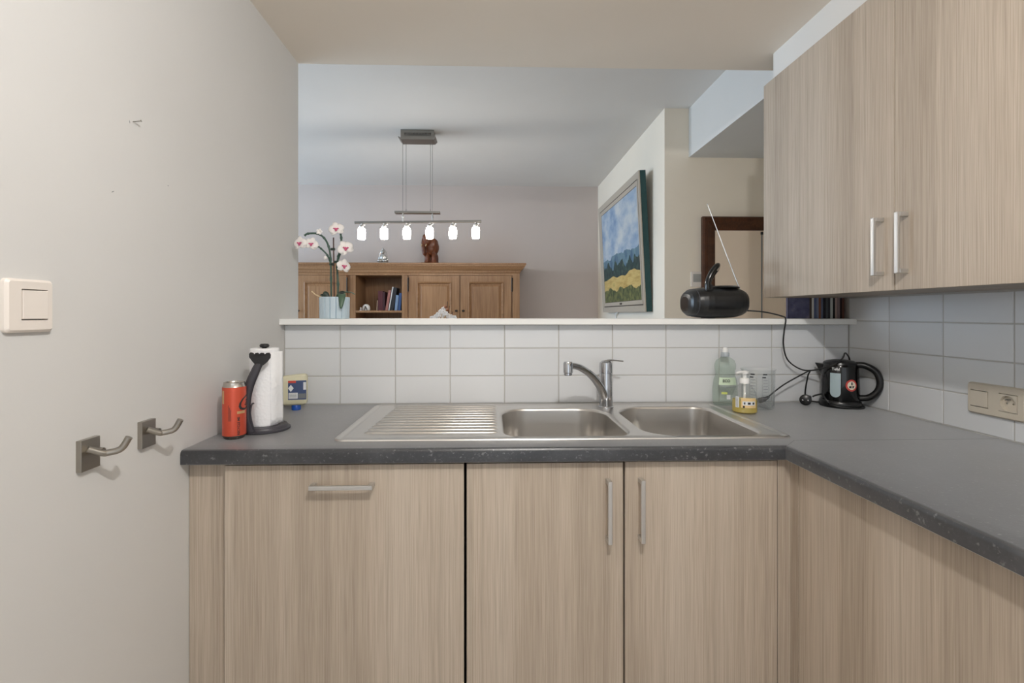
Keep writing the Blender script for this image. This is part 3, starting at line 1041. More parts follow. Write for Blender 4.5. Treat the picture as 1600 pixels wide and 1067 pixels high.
sx_, sy_ = 0.860, 1.652
t = thing('soap_dispenser', (sx_, sy_, WT), 'clear soap pump bottle with yellow soap and white pump', 'soap dispenser')
MB().lathe([(0.0, 0.002), (0.036, 0.0), (0.0405, 0.004), (0.0395, 0.05), (0.034, 0.072), (0.020, 0.092), (0.0135, 0.098), (0.0135, 0.104)], sx_, sy_, WT, 32).build('bottle', 'clear_plastic', t, smooth=True)
MB().lathe([(0.0, 0.0035), (0.0345, 0.003), (0.0385, 0.006), (0.0378, 0.045), (0.0, 0.045)], sx_, sy_, WT, 32).build('liquid_soap', 'clear_yellow', t, smooth=True)
pm = MB().lathe([(0.0155, 0.099), (0.0155, 0.114), (0.014, 0.116), (0.006, 0.1165), (0.006, 0.130), (0.013, 0.131), (0.0145, 0.134), (0.0145, 0.139), (0.0, 0.141)], sx_, sy_, WT, 24).build('pump', 'white_plastic', t, smooth=True)
MB().tube([(sx_ + 0.004, sy_, WT + 0.137), (sx_ - 0.020, sy_ - 0.006, WT + 0.137), (sx_ - 0.032, sy_ - 0.009, WT + 0.134)], [0.0075, 0.006, 0.005], 12, sx=0.7).build('nozzle', 'white_plastic', pm, smooth=True)
MB().tube([(sx_, sy_, WT + 0.1), (sx_, sy_, WT + 0.01)], 0.0035, 10).build('dip_tube', 'white_plastic', t, smooth=True)
fs_ = facing(sx_, sy_)
cyl_patch(sx_, sy_, 0.0408, fs_ - 0.25, fs_ + 0.95, WT + 0.022, WT + 0.055).build('label', 'label_orange', t)
cyl_patch(sx_, sy_, 0.0410, fs_ - 0.15, fs_ + 0.85, WT + 0.031, WT + 0.044).build('label_panel', 'label_white', t)
cyl_patch(sx_, sy_, 0.0410, fs_ - 0.72, fs_ - 0.42, WT + 0.022, WT + 0.058).build('barcode_panel', 'label_white', t)
for k in range(7):
    cyl_patch(sx_, sy_, 0.0412, fs_ - 0.68, fs_ - 0.48, WT + 0.025 + 0.0045 * k, WT + 0.027 + 0.0045 * k, 2).build('barcode_line', 'ink_grey', t)
for a0, a1 in ((-0.05, 0.06), (0.24, 0.46), (0.62, 0.78)):
    cyl_patch(sx_, sy_, 0.0412, fs_ + a0, fs_ + a1, WT + 0.034, WT + 0.041, 3).build('print', 'ink_dark', t)
cyl_patch(sx_, sy_, 0.0412, fs_ - 0.12, fs_ + 0.02, WT + 0.0225, WT + 0.029, 3).build('print', 'ink_dark', t)

gx, gy = 0.953, 1.738
t = thing('measuring_beaker', (gx, gy, WT), 'clear measuring beaker with printed scales behind the soap pump', 'beaker')


def lip(a, z):
    return 1 + (0.10 * max(0, math.cos(a)) ** 14 if z > 0.128 else 0)


MB().lathe([(0.0, 0.003), (0.048, 0.0), (0.0515, 0.003), (0.0528, 0.012), (0.0545, 0.132), (0.0575, 0.137), (0.0562, 0.1385), (0.0525, 0.132), (0.0508, 0.012), (0.047, 0.006), (0.0, 0.006)], gx, gy, WT, 40, fn=lip).build('glass', 'clear_plastic', t, smooth=True)
fg = facing(gx, gy)
for a0 in (-0.28, 0.45):
    for k in range(8):
        cyl_patch(gx, gy, 0.0548, fg + a0 - 0.14, fg + a0 + 0.14, WT + 0.03 + 0.0105 * k, WT + 0.0312 + 0.0105 * k, 3).build('scale_mark', 'ink_grey', t)
    cyl_patch(gx, gy, 0.0548, fg + a0 - 0.16, fg + a0 + 0.10, WT + 0.1215, WT + 0.1255, 3).build('scale_heading', 'ink_dark', t)
    cyl_patch(gx, gy, 0.0548, fg + a0 - 0.20, fg + a0 + 0.02, WT + 0.1115, WT + 0.1155, 3).build('scale_heading', 'ink_dark', t)
    for s_ in (-0.2, 0.2):
        cyl_patch(gx, gy, 0.0548, fg + a0 + s_ - 0.008, fg + a0 + s_ + 0.008, WT + 0.028, WT + 0.112, 1).build('scale_line', 'ink_grey', t)

# ------------------------------------------------------------------ kettle
kx, ky = 1.266, 1.758
t = thing('electric_kettle', (kx, ky, WT), 'black plastic electric kettle with water gauge and round sticker', 'kettle')
t.scale = (0.92, 0.92, 0.96)
MB().lathe([(0.0, 0.0), (0.066, 0.0), (0.0705, 0.003), (0.0715, 0.012), (0.070, 0.022), (0.066, 0.026), (0.0, 0.026)], kx, ky, WT, 40).build('power_base', 'black_plastic', t, smooth=True)
kb = MB().lathe([(0.064, 0.026), (0.0655, 0.030), (0.0645, 0.08), (0.061, 0.150), (0.0590, 0.158), (0.055, 0.162)], kx, ky, WT, 40)
kb.build('body', 'black_gloss', t, smooth=True)
MB().lathe([(0.0585, 0.1585), (0.056, 0.166), (0.045, 0.172), (0.02, 0.176), (0.0, 0.1765)], kx, ky, WT, 36).build('lid', 'black_plastic', t, smooth=True)
# spout opposite the handle
sd = Vector((-0.80, 0.60, 0)).normalized()
sn = Vector((-sd.y, sd.x, 0))
base = Vector((kx, ky, WT))
spm = MB()
vs = [base + sd * 0.052 + sn * 0.028 + Vector((0, 0, 0.158)), base + sd * 0.052 - sn * 0.028 + Vector((0, 0, 0.158)), base + sd * 0.084 + sn * 0.006 + Vector((0, 0, 0.160)), base + sd * 0.084 - sn * 0.006 + Vector((0, 0, 0.160)),
      base + sd * 0.056 + sn * 0.020 + Vector((0, 0, 0.105)), base + sd * 0.056 - sn * 0.020 + Vector((0, 0, 0.105)), base + sd * 0.066 + Vector((0, 0, 0.125))]
spm.add(vs, [(0, 1, 3, 2), (0, 2, 6, 4), (1, 5, 6, 3), (2, 3, 6), (4, 6, 5), (0, 4, 5, 1)])
spm.build('spout', 'black_plastic', t, bevel=0.002)
hd_ = Vector((0.75, -0.66, 0)).normalized()
hp = smooth_path([base + hd_ * 0.050 + Vector((0, 0, 0.158)), base + hd_ * 0.080 + Vector((0, 0, 0.157)), base + hd_ * 0.112 + Vector((0, 0, 0.138)), base + hd_ * 0.126 + Vector((0, 0, 0.102)), base + hd_ * 0.118 + Vector((0, 0, 0.066)), base + hd_ * 0.092 + Vector((0, 0, 0.042)), base + hd_ * 0.060 + Vector((0, 0, 0.036))], 6)
MB().tube(hp, 0.0125, 14, sx=0.95, up=(0, 0, 1)).build('handle', 'black_plastic', t, smooth=True)
fk = facing(kx, ky)


def kfn(a0, z0):
    def fn(u, v):
        z = z0 + v
        r = 0.0651 - (max(0, z - 0.08) * 0.05) + 0.0003
        a = a0 + u / r
        return (kx + r * math.cos(a), ky + r * math.sin(a), WT + z)
    return fn


def kpatch(poly, a0, z0, name, m_, lift=0.0):
    f_ = kfn(a0, z0)
    mb = MB()
    n_ = len(poly)
    cu_, cv_ = sum(p[0] for p in poly) / n_, sum(p[1] for p in poly) / n_
    R_ = []
    for q in (1.0, 0.8, 0.6, 0.4, 0.2):
        row = []
        for u, v in poly:
            p = Vector(f_(cu_ + (u - cu_) * q, cv_ + (v - cv_) * q))
            d_ = Vector((p.x - kx, p.y - ky, 0)).normalized()
            row.append(p + d_ * lift)
        R_.append(row)
    for a_, b2 in zip(R_[:-1], R_[1:]):
        mb.add(a_ + b2, [(i, (i + 1) % n_, n_ + (i + 1) % n_, n_ + i) for i in range(n_)])
    mb.add(R_[-1], [tuple(range(n_))])
    return mb.build(name, m_, t)


gw = fk - 0.24
stad = []
for k in range(13):
    a = PI + PI * k / 12
    stad.append((0.0178 * math.cos(a), -0.034 + 0.0178 * math.sin(a)))
stad = stad + [(0.0178, z) for z in (-0.02, 0.0, 0.02, 0.037)] + [(0.0, 0.037), (-0.0178, 0.037)] + [(-0.0178, z) for z in (0.02, 0.0, -0.02)]
kpatch(stad, gw, 0.092, 'water_gauge', 'water_window', 0.0004)
text_mesh('Tefal', 0.0135, kfn(gw + 0.02, 0.1435), 'print', 'ink_white', t, bold=0.0003)
kpatch([(-0.003, -0.0008), (0.006, -0.0008), (0.006, 0.0008), (-0.003, 0.0008)], gw + 0.12, 0.1345, 'print', 'ink_grey', 0.0003)
st = fk + 0.60
circ = [(0.0215 * math.cos(2 * PI * k / 24), 0.0215 * math.sin(2 * PI * k / 24)) for k in range(24)]
kpatch(circ, st, 0.086, 'sticker', 'sticker_red', 0.0005)
kpatch([(a * 0.72, b_ * 0.72) for a, b_ in circ], st, 0.086, 'sticker_centre', 'sticker_cream', 0.0010)
for poly in ([(-0.0015, 0.001), (0.0018, 0.001), (0.0018, 0.0075), (-0.0015, 0.0075)], [(-0.0065, -0.006), (-0.001, -0.006), (-0.001, -0.001), (-0.0065, -0.0012)], [(0.001, -0.006), (0.0035, -0.006), (0.0065, -0.001), (0.001, -0.001)]):
    kpatch([(u * 1.55, v * 1.55) for u, v in poly], st, 0.086, 'sticker_print', 'ink_dark', 0.0014)

# cords
ZT = WT + 0.003
kc = thing('kettle_cord', (1.2, 1.74, WT), 'black kettle cord wrapped round the base ending in a round plug', 'cord')
kp = []
for k in range(17):
    a = -0.35 - 2.35 * k / 16
    kp.append((kx + 0.0715 * math.cos(a), ky + 0.0715 * math.sin(a) * 1.0, WT + 0.0032 + (0.010 * (k / 16) ** 3)))
kp += [(1.157, 1.741, WT + 0.030), (1.163, 1.742, WT + 0.036), (1.182, 1.690, WT + 0.034)]
kp = [(1.345, 1.775, WT + 0.02), (1.343, 1.752, WT + 0.0032)] + kp[:-3] + [(1.190, 1.712, WT + 0.022), (1.186, 1.728, WT + 0.040), (1.192, 1.745, WT + 0.046), (1.180, 1.765, WT + 0.038), (1.174, 1.772, WT + 0.032)]
MB().tube(smooth_path(kp, 4), 0.0030, 8).build('cable', 'cord_black', kc, smooth=True)
px_, py_, pz_ = 1.150, 1.775, WT + 0.0205
pd = Vector((-0.55, -0.80, 0.10)).normalized()
MB().tube([Vector((px_, py_, pz_)) - pd * 0.022 + Vector((0.014, -0.003, 0.010)), Vector((px_, py_, pz_)) - pd * 0.006], [0.006, 0.013], 14).build('plug_neck', 'black_plastic', kc, smooth=True)
pg = MB().tube([Vector((px_, py_, pz_)) - pd * 0.010, Vector((px_, py_, pz_)) - pd * 0.004, Vector((px_, py_, pz_)) + pd * 0.014, Vector((px_, py_, pz_)) + pd * 0.016], [0.014, 0.0195, 0.0195, 0.017], 24).build('plug', 'black_plastic', kc, smooth=True)
side = pd.cross(Vector((0, 0, 1))).normalized()
for s_ in (-1, 1):
    q = Vector((px_, py_, pz_)) + side * 0.0085 * s_
    MB().tube([q + pd * 0.014, q + pd * 0.034], 0.0022, 10).build('pin', 'chrome', pg, smooth=True)

rc_ = thing('radio_cord', (1.12, 1.78, WT), 'thin black radio cord hanging over the ledge and across the kettle', 'cord')
rp = [(0.994, 1.90, 1.246), (1.018, 1.89, 1.245), (1.05, 1.86, 1.240), (1.084, 1.815, 1.226), (1.089, 1.796, 1.214), (1.082, 1.794, 1.17), (1.080, 1.795, 1.12), (1.098, 1.80, 1.065), (1.145, 1.80, 1.030), (1.178, 1.775, 1.028), (1.205, 1.722, 1.050), (1.238, 1.718, 1.069), (1.264, 1.738, 1.080), (1.287, 1.762, 1.0915), (1.312, 1.785, 1.084), (1.333, 1.80, 1.062), (1.338, 1.80, 1.0), (1.325, 1.80, 0.95), (1.30, 1.822, 0.906), (1.22, 1.832, 0.9035), (1.185, 1.830, 0.925), (1.182, 1.812, 1.0), (1.176, 1.79, 1.024), (1.15, 1.79, 1.013), (1.08, 1.795, 0.972), (1.035, 1.80, 0.935), (1.028, 1.80, 0.928)]
MB().tube(smooth_path(rp, 6), 0.0026, 8).build('cable', 'cord_black', rc_, smooth=True)
pl_ = MB().tube([(1.030, 1.800, 0.929), (1.018, 1.803, 0.921), (1.012, 1.804, 0.918), (0.998, 1.806, 0.913), (0.990, 1.807, 0.911)], [0.004, 0.007, 0.010, 0.0105, 0.009], 14).build('plug', 'black_plastic', rc_, smooth=True)
for s_ in (-1, 1):
    MB().tube([(0.992, 1.807 + 0.005 * s_, 0.9115), (0.976, 1.809 + 0.005 * s_, 0.907)], 0.0018, 8).build('pin', 'chrome', pl_, smooth=True)

# ------------------------------------------------------------------ portable radio on the ledge
LZ = 1.2155
rx, ry = 0.877, 1.920
t = thing('portable_radio', (rx, ry, LZ), 'black rounded portable radio with carry handle and raised antenna', 'radio')
body = MB()


def sgnpow(v, p):
    return math.copysign(abs(v) ** p, v)


R = []
NS = 28
for i in range(1, 18):
    th = PI * i / 18
    row = []
    for k in range(NS):
        a = 2 * PI * k / NS
        sx2 = sgnpow(math.cos(th), 0.62)
        q = abs(math.sin(th)) ** 0.55
        row.append((rx - 0.117 * sx2, ry + 0.098 * q * sgnpow(math.cos(a), 0.75), LZ + 0.062 + 0.0605 * q * sgnpow(math.sin(a), 0.75)))
    R.append(row)
for a, b_ in zip(R[:-1], R[1:]):
    body.add(a + b_, [(k, (k + 1) % NS, NS + (k + 1) % NS, NS + k) for k in range(NS)])
body.add(R[0], [tuple(range(NS))]).add(R[-1], [tuple(range(NS))])
body.build('body', 'black_plastic', t, smooth=True, angle=1.0)
# seam ring near the loudspeaker end
sr = MB()
rg = [(rx - 0.0905, ry + 0.0982 * sgnpow(math.cos(2 * PI * k / 40), 0.75) * 0.857, LZ + 0.062 + 0.0605 * sgnpow(math.sin(2 * PI * k / 40), 0.75) * 0.857) for k in range(41)]
sr.tube(rg, 0.0014, 6).build('seam', 'holder_grey', t, smooth=True)
MB().lathe([(0.0, 0.0), (0.062, 0.0), (0.064, 0.004), (0.055, 0.009), (0.0, 0.011)], rx + 0.030, ry, LZ + 0.117, 36, 1.0, 1.2).build('disc_lid', 'black_plastic', t, smooth=True)
hu = Vector((0.42, 0.907, 0))
for s_ in (-1, 1):
    q = Vector((rx - 0.020, ry, 0)) + hu * 0.07 * s_
    bx(q.x - 0.014, q.y - 0.010, LZ + 0.100, q.x + 0.014, q.y + 0.010, LZ + 0.130).build('handle_mount', 'black_plastic', t, bevel=0.003)
hpath = smooth_path([(-0.024, 0, 0.112), (-0.022, 0, 0.140), (-0.012, 0, 0.166), (0.002, 0, 0.188), (0.010, 0, 0.198)], 4)
path3 = [Vector((rx + p.x, ry, LZ + p.z)) - hu * 0.075 for p in hpath]
path3 += [Vector((rx + 0.013, ry, LZ + 0.202)) + hu * q for q in (-0.06, -0.03, 0, 0.03, 0.06)]
path3 += [Vector((rx + p.x, ry, LZ + p.z)) + hu * 0.075 for p in reversed(hpath)]
MB().tube(path3, 0.0125, 12, sx=0.8, up=(1, 0, 0)).build('handle', 'black_gloss', t, smooth=True, angle=1.2)
an = MB().tube([(rx + 0.112, ry - 0.02, LZ + 0.066), (rx + 0.045, ry - 0.01, LZ + 0.252), (rx + 0.012, ry - 0.005, LZ + 0.345), (rx - 0.024, ry, LZ + 0.445)], [0.0026, 0.0022, 0.0016, 0.0011], 8).build('antenna', 'handle_metal', t, smooth=True)
MB().ell((rx - 0.0245, ry, LZ + 0.447), (0.003, 0.003, 0.004), None, 10, 6).build('antenna_tip', 'handle_metal', an, smooth=True)
MB().tube([(rx + 0.098, ry - 0.022, LZ + 0.068), (rx + 0.121, ry - 0.022, LZ + 0.066)], 0.0055, 12).build('antenna_mount', 'nickel', t, smooth=True)

# ------------------------------------------------------------------ discs in cases on the ledge
cd_cols = [(58, 48, 40), (202, 196, 170), (74, 82, 108), (100, 108, 128), (112, 70, 48), (86, 94, 112), (30, 28, 32), (66, 70, 74), (50, 50, 54), (160, 164, 160), (28, 26, 26), (158, 140, 134), (122, 108, 110), (40, 26, 28), (96, 66, 58)]
cd_names = ['dark brown', 'cream', 'slate blue', 'pale blue', 'rust brown', 'grey blue', 'black', 'charcoal', 'dark grey', 'pale grey', 'jet black', 'pinkish', 'mauve grey', 'dark maroon', 'reddish brown']
m = mat('box_blue', (70, 70, 100), 0.4)
nt, N, L, b = nodes(m)
L.new(ramp(nt, noise(nt, mapping(nt, (1, 1, 1)), 40, 4), [(0.35, (84, 86, 118)), (0.6, (106, 106, 138)), (0.8, (150, 140, 158))]), b.inputs['Base Color'])
t = thing('disc_sleeve', (1.2065, 1.911, LZ), 'slate blue disc sleeve turned cover outwards at the end of the disc row', 'disc case')
bx(1.163, 1.905, LZ, 1.2500, 1.917, LZ + 0.126).build('slipcase', 'box_blue', t, bevel=0.001)
bx(1.1655, 1.9045, LZ + 0.002, 1.1668, 1.9052, LZ + 0.124).build('spine_edge', 'ink_dark', t)
xc = 1.2508
step = (1.3915 - xc) / len(cd_cols)
for k, (c_, nm) in enumerate(zip(cd_cols, cd_names)):
    mat('case_%d' % k, tuple(min(235, int(q * 1.35)) for q in c_), 0.3)
    o = MB().box(0, 0, 0, step - 0.0006, 0.122, 0.124 - 0.002 * (k % 3 == 1)).build('disc_case', 'case_%d' % k, bevel=0.0006)
    o.location = (xc + step * k, 1.906 + 0.0012 * ((k * 7) % 3), LZ)
    tag(o, 'slim disc case with a %s spine standing under the wall cabinet' % nm, 'disc case', 'disc cases on the ledge')

# ------------------------------------------------------------------ orchid
ox, oy = -0.587, 1.885
t = thing('potted_orchid', (ox, oy, LZ), 'white and pink artificial orchid in a fluted pale blue pot', 'orchid')


def flute(a, z):
    return 1 - 0.09 * (abs(math.sin(a * 8)) < 0.15)


MB().lathe([(0.0, 0.001), (0.050, 0.0), (0.0535, 0.002), (0.0555, 0.078), (0.0545, 0.081), (0.050, 0.081), (0.050, 0.068)], ox, oy, LZ, 176, fn=flute).build('pot', 'pot_blue', t, smooth=True, angle=0.4)
MB().lathe([(0.0, 0.074), (0.030, 0.073), (0.0495, 0.068)], ox, oy, LZ, 24).build('bark', 'soil_red', t, smooth=True)


def seg_stem(pts, r, name, m_='stem_green', knob=0.0):
    p = smooth_path(pts, 6)
    rs = [r * (1 + (knob if i % 6 == 0 else 0)) for i in range(len(p))]
    return MB().tube(p, rs, 8).build(name, m_, t, smooth=True)


def O(dx, dz, dy=0.0):
    return (ox + dx, oy + dy, LZ + dz)


seg_stem([O(-0.012, 0.07), O(-0.013, 0.15), O(-0.015, 0.225), O(-0.022, 0.272), O(-0.036, 0.303, -0.01), O(-0.060, 0.318, -0.015), O(-0.092, 0.317, -0.02), O(-0.104, 0.309, -0.022)], 0.0036, 'flower_stem', 'stem_green', 0.45)
seg_stem([O(-0.014, 0.205), O(-0.024, 0.238, -0.008), O(-0.045, 0.262, -0.016), O(-0.056, 0.270, -0.02)], 0.0030, 'flower_stem', 'stem_green', 0.5)
seg_stem([O(0.012, 0.07), O(0.013, 0.13), O(0.010, 0.195), O(0.014, 0.235), O(0.024, 0.262), O(0.025, 0.305), O(0.018, 0.335)], 0.0038, 'flower_stem', 'stem_green', 0.5)
seg_stem([O(0.014, 0.225), O(0.028, 0.250, -0.01), O(0.050, 0.262, -0.014), O(0.062, 0.268, -0.016)], 0.0030, 'flower_stem', 'stem_green', 0.5)
MB().tube([O(-0.001, 0.07), O(-0.004, 0.306)], 0.0026, 8).build('support_stake', 'stake_brown', t, smooth=True)
for dx, dz in ((-0.013, 0.205), (-0.008, 0.262), (0.006, 0.214)):
    MB().tube([O(dx - 0.006, dz), O(dx + 0.010, dz)], 0.0048, 8).build('clip', 'leaf_dark', t, smooth=True)


def petal(mb, c, direc, nrm, ln, wd, cup=0.25):
    direc = Vector(direc).normalized()
    nrm = Vector(nrm).normalized()
    sdv = direc.cross(nrm).normalized()
    rows = []
    n_ = 7
    for i in range(n_):
        f_ = i / (n_ - 1)
        w_ = wd * math.sin(PI * (0.10 + 0.86 * f_)) ** 0.8
        cc = Vector(c) + direc * ln * f_ + nrm * ln * cup * (f_ - f_ * f_ * 1.3)
        rows.append([cc + sdv * w_ * s_ + nrm * (-abs(s_) * 0.0 + 0.12 * w_ * (1 - s_ * s_)) for s_ in (-1, -0.5, 0, 0.5, 1)])
    mb.strip(rows)


def flower(c, nrm, size, roll=0.0):
    c = Vector(c)
    nrm = Vector(nrm).normalized()
    upv = Vector((0, 0, 1))
    upv = (upv - nrm * upv.dot(nrm)).normalized()
    sdv = upv.cross(nrm)
    mb = MB()
    for ang, ln, wd in ((90, 1.0, 0.42), (8, 1.0, 0.58), (172, 1.0, 0.58), (218, 0.95, 0.40), (322, 0.95, 0.40)):
        a = math.radians(ang) + roll
        petal(mb, c, sdv * math.cos(a) + upv * math.sin(a), nrm, size * ln, size * wd)
    fo = mb.build('flower', 'petal', t, smooth=True, solid=0.0008)
    lp_ = MB()
    lp_.ell(c + nrm * size * 0.18 - upv * size * 0.08, (size * 0.17, size * 0.17, size * 0.22), None, 10, 6)
    for a in (0.2, PI - 0.2, -PI / 2):
        lp_.ell(c + nrm * size * 0.22 + (sdv * math.cos(a) + upv * math.sin(a)) * size * 0.24, (size * 0.12, size * 0.1, size * 0.10), None, 8, 6)
    lp_.build('lip', 'petal_pink', fo, smooth=True)
    return fo


flower(O(-0.117, 0.279, -0.030), (-0.25, -1, 0.05), 0.028, 0.1)
flower(O(-0.076, 0.277, -0.030), (0.15, -1, 0.0), 0.026, -0.3)
flower(O(0.011, 0.335, -0.015), (0.1, -1, 0.1), 0.029, 0.25)
flower(O(0.048, 0.262, -0.025), (0.45, -1, 0.1), 0.031, 0.5)
flower(O(0.040, 0.196, -0.020), (0.75, -0.8, 0.0), 0.028, -0.2)
mbud = lambda p, r: MB().ell(p, (r, r, r * 1.2), None, 10, 8).build('bud', 'petal', t, smooth=True)
mbud(O(-0.030, 0.228, -0.012), 0.0068)
mb = MB()
for k in range(5):
    a = 2 * PI * k / 5
    petal(mb, O(-0.049, 0.324, -0.02), (math.cos(a), -0.4, math.sin(a)), (0, -1, 0), 0.013, 0.005)
mb.build('small_flower', 'petal', t, smooth=True, solid=0.0008)


def leaf(pts, wd, m_, dirn):
    p = smooth_path(pts, 5)
    n_ = len(p)
    rows = []
    for i, q in enumerate(p):
        f_ = i / (n_ - 1)
        w_ = wd * math.sin(PI * (0.12 + 0.84 * f_)) ** 0.7
        rows.append([q - Vector(dirn) * w_, q - Vector((0, 0, w_ * 0.25)), q + Vector(dirn) * w_])
    MB().strip(rows).build('leaf', m_, t, smooth=True, solid=0.0016)


leaf([O(0.012, 0.078, -0.01), O(0.034, 0.094, -0.030), O(0.042, 0.078, -0.050), O(0.042, 0.038, -0.060)], 0.013, 'leaf_green', (1, 0.2, 0))
leaf([O(0.010, 0.078, 0.0), O(0.034, 0.099, 0.005), O(0.056, 0.101, 0.008), O(0.074, 0.092, 0.01)], 0.010, 'leaf_green', (0.1, 1, 0))
leaf([O(0.008, 0.076, -0.02), O(0.026, 0.095, -0.02), O(0.044, 0.100, -0.02)], 0.009, 'leaf_dark', (0, 0.6, 0.8))
leaf([O(-0.014, 0.075, -0.02), O(-0.026, 0.092, -0.02), O(-0.034, 0.100, -0.02)], 0.010, 'leaf_dark', (0.7, 0.2, 0.7))
leaf([O(-0.020, 0.074, -0.01), O(-0.036, 0.086, -0.015), O(-0.046, 0.090, -0.02)], 0.008, 'leaf_dark', (0.2, 0.5, 0.8))
MB().tube(smooth_path([O(-0.004, 0.076, -0.02), O(-0.030, 0.078, -0.035), O(-0.058, 0.088, -0.03), O(-0.076, 0.102, -0.025)], 5), 0.0024, 8).build('aerial_root', 'root_tan', t, smooth=True)

# ------------------------------------------------------------------ oak dresser
DYF = 4.66
t = thing('oak_dresser', (-1.045, 4.88, 0), 'wide oak dresser with panelled doors and an open centre niche', 'dresser')
XC = -1.045
HW = 1.322
YB = DYF + 0.024
bd = MB()
bd.box(XC - HW, YB, 0.06, XC + HW, 5.095, 0.96)
bd.box(XC - HW, YB, 0.96, XC - 0.265, 5.095, 1.62).box(XC + 0.265, YB, 0.96, XC + HW, 5.095, 1.62)
bd.box(XC - HW, DYF + 0.004, 1.595, XC + HW, 5.095, 1.625)
bd.build('body', 'oak', t)
bx(XC - HW - 0.02, DYF + 0.03, 0.0, XC + HW + 0.02, 5.095, 0.08).build('base', 'oak_flat', t, bevel=0.004)
bx(XC - 0.266, 5.05, 0.96, XC + 0.266, 5.09, 1.60).build('niche_back', 'oak', t)
for s_ in (-1, 1):
    bx(XC + s_ * 0.266, DYF + 0.012, 0.96, XC + s_ * 0.2155, 5.06, 1.60).build('niche_side', 'oak', t)
bx(XC - 0.214, DYF + 0.012, 1.245, XC + 0.214, 5.05, 1.265).build('niche_shelf', 'oak_flat', t, bevel=0.002)
cor = MB()
cprof = [(0.0, 1.615), (-0.008, 1.622), (-0.010, 1.640), (-0.024, 1.650), (-0.042, 1.672), (-0.050, 1.680), (-0.050, 1.688), (-0.058, 1.692), (-0.058, 1.704), (-0.052, 1.708), (0.40, 1.708), (0.40, 1.615)]
rows = []
x0c, x1c, y0c, y1c = XC - HW, XC + HW, DYF + 0.004, 5.095
loopn = []
for o_, z in cprof[:10]:
    loopn.append([(x0c + o_, y1c, z), (x0c + o_, y0c + o_, z), (x1c - o_, y0c + o_, z), (x1c - o_, y1c, z)])
cor.strip(loopn)
cor.add([loopn[-1][0], loopn[-1][1], loopn[-1][2], loopn[-1][3]], [(0, 1, 2, 3)])
cor.build('cornice', 'oak_flat', t)
for s_ in (-1, 1):
    xa = XC + s_ * (HW - 0.068)
    bx(xa, DYF + 0.002, 0.98, XC + s_ * HW, YB + 0.002, 1.60).build('stile', 'oak', t, bevel=0.002)


def panel_door(x0, x1, z0, z1, hinge_right):
    mb = MB()
    st_ = 0.074
    y = DYF
    mb.box(x0, y, z0, x0 + st_, y + 0.022, z1).box(x1 - st_, y, z0, x1, y + 0.022, z1)
    mb.box(x0 + st_, y + 0.0006, z1 - 0.058, x1 - st_, y + 0.022, z1).box(x0 + st_, y + 0.0006, z0, x1 - st_, y + 0.022, z0 + 0.058)
    dr = mb.build('door', 'oak', t, bevel=0.0015)
    ax0, ax1, az0, az1 = x0 + st_, x1 - st_, z0 + 0.058, z1 - 0.058
    pr = [(0.0, -0.004), (0.006, -0.007), (0.012, -0.004), (0.018, 0.006), (0.022, 0.010)]
    loops_ = [[(ax0 + d_, y + h, az0 + d_), (ax1 - d_, y + h, az0 + d_), (ax1 - d_, y + h, az1 - d_), (ax0 + d_, y + h, az1 - d_)] for d_, h in pr]
    mm = MB()
    for a, b_ in zip(loops_[:-1], loops_[1:]):
        mm.add(a + b_, [(k, (k + 1) % 4, 4 + (k + 1) % 4, 4 + k) for k in range(4)])
    mm.build('moulding', 'oak_flat', dr)
    pr2 = [(0.020, 0.011), (0.028, 0.010), (0.044, 0.002), (0.048, 0.002)]
    loops_ = [[(ax0 + d_, y + h, az0 + d_), (ax1 - d_, y + h, az0 + d_), (ax1 - d_, y + h, az1 - d_), (ax0 + d_, y + h, az1 - d_)] for d_, h in pr2]
    mm = MB()
    for a, b_ in zip(loops_[:-1], loops_[1:]):
        mm.add(a + b_, [(k, (k + 1) % 4, 4 + (k + 1) % 4, 4 + k) for k in range(4)])
    mm.add(loops_[-1], [(0, 1, 2, 3)])
    mm.build('raised_panel', 'oak', dr)
    hxx = x1 + 0.006 if hinge_right else x0 - 0.006
    for zc_ in (z1 - 0.085, z0 + 0.085):
        MB().tube([(hxx, y - 0.006, zc_ - 0.065), (hxx, y - 0.006, zc_ + 0.065)], 0.007, 10).build('hinge', 'hinge_dark', dr, smooth=True)
    kxx = x0 + 0.028 if hinge_right else x1 - 0.028
    kz = 1.262
    k_ = MB().tube([(kxx, y + 0.002, kz), (kxx, y - 0.022, kz)], 0.004, 8)
    k_.ell((kxx, y - 0.026, kz), (0.014, 0.004, 0.010), None, 12, 8)
    k_.build('key', 'hinge_dark', dr, smooth=True)


zlo, zhi = 1.0, 1.592
for x0, x1, hr in ((-0.762, -0.289, False), (-0.280, 0.198, True), (-1.806, -1.340, True), (-2.288, -1.815, False)):
    panel_door(x0, x1, zlo, zhi, hr)

# books in the niche
SH = 1.265


def book(x, wdt, h, dpt, lean, m_, label):
    tb = thing('book', (x, DYF + 0.13, SH), label, 'book', 'books in the dresser niche', rot=(0, lean, 0))
    OFF[tb] = Vector((0, 0, 0))
    cov = MB().box(0, 0, 0, 0.002, dpt, h).box(wdt - 0.002, 0, 0, wdt, dpt, h).box(0, -0.002, 0, wdt, 0.0005, h)
    cov.build('cover', m_, tb, local=True)
    bx(0.002, 0.001, 0.003, wdt - 0.002, dpt - 0.004, h - 0.003).build('pages', 'label_white', tb, local=True)
    return tb


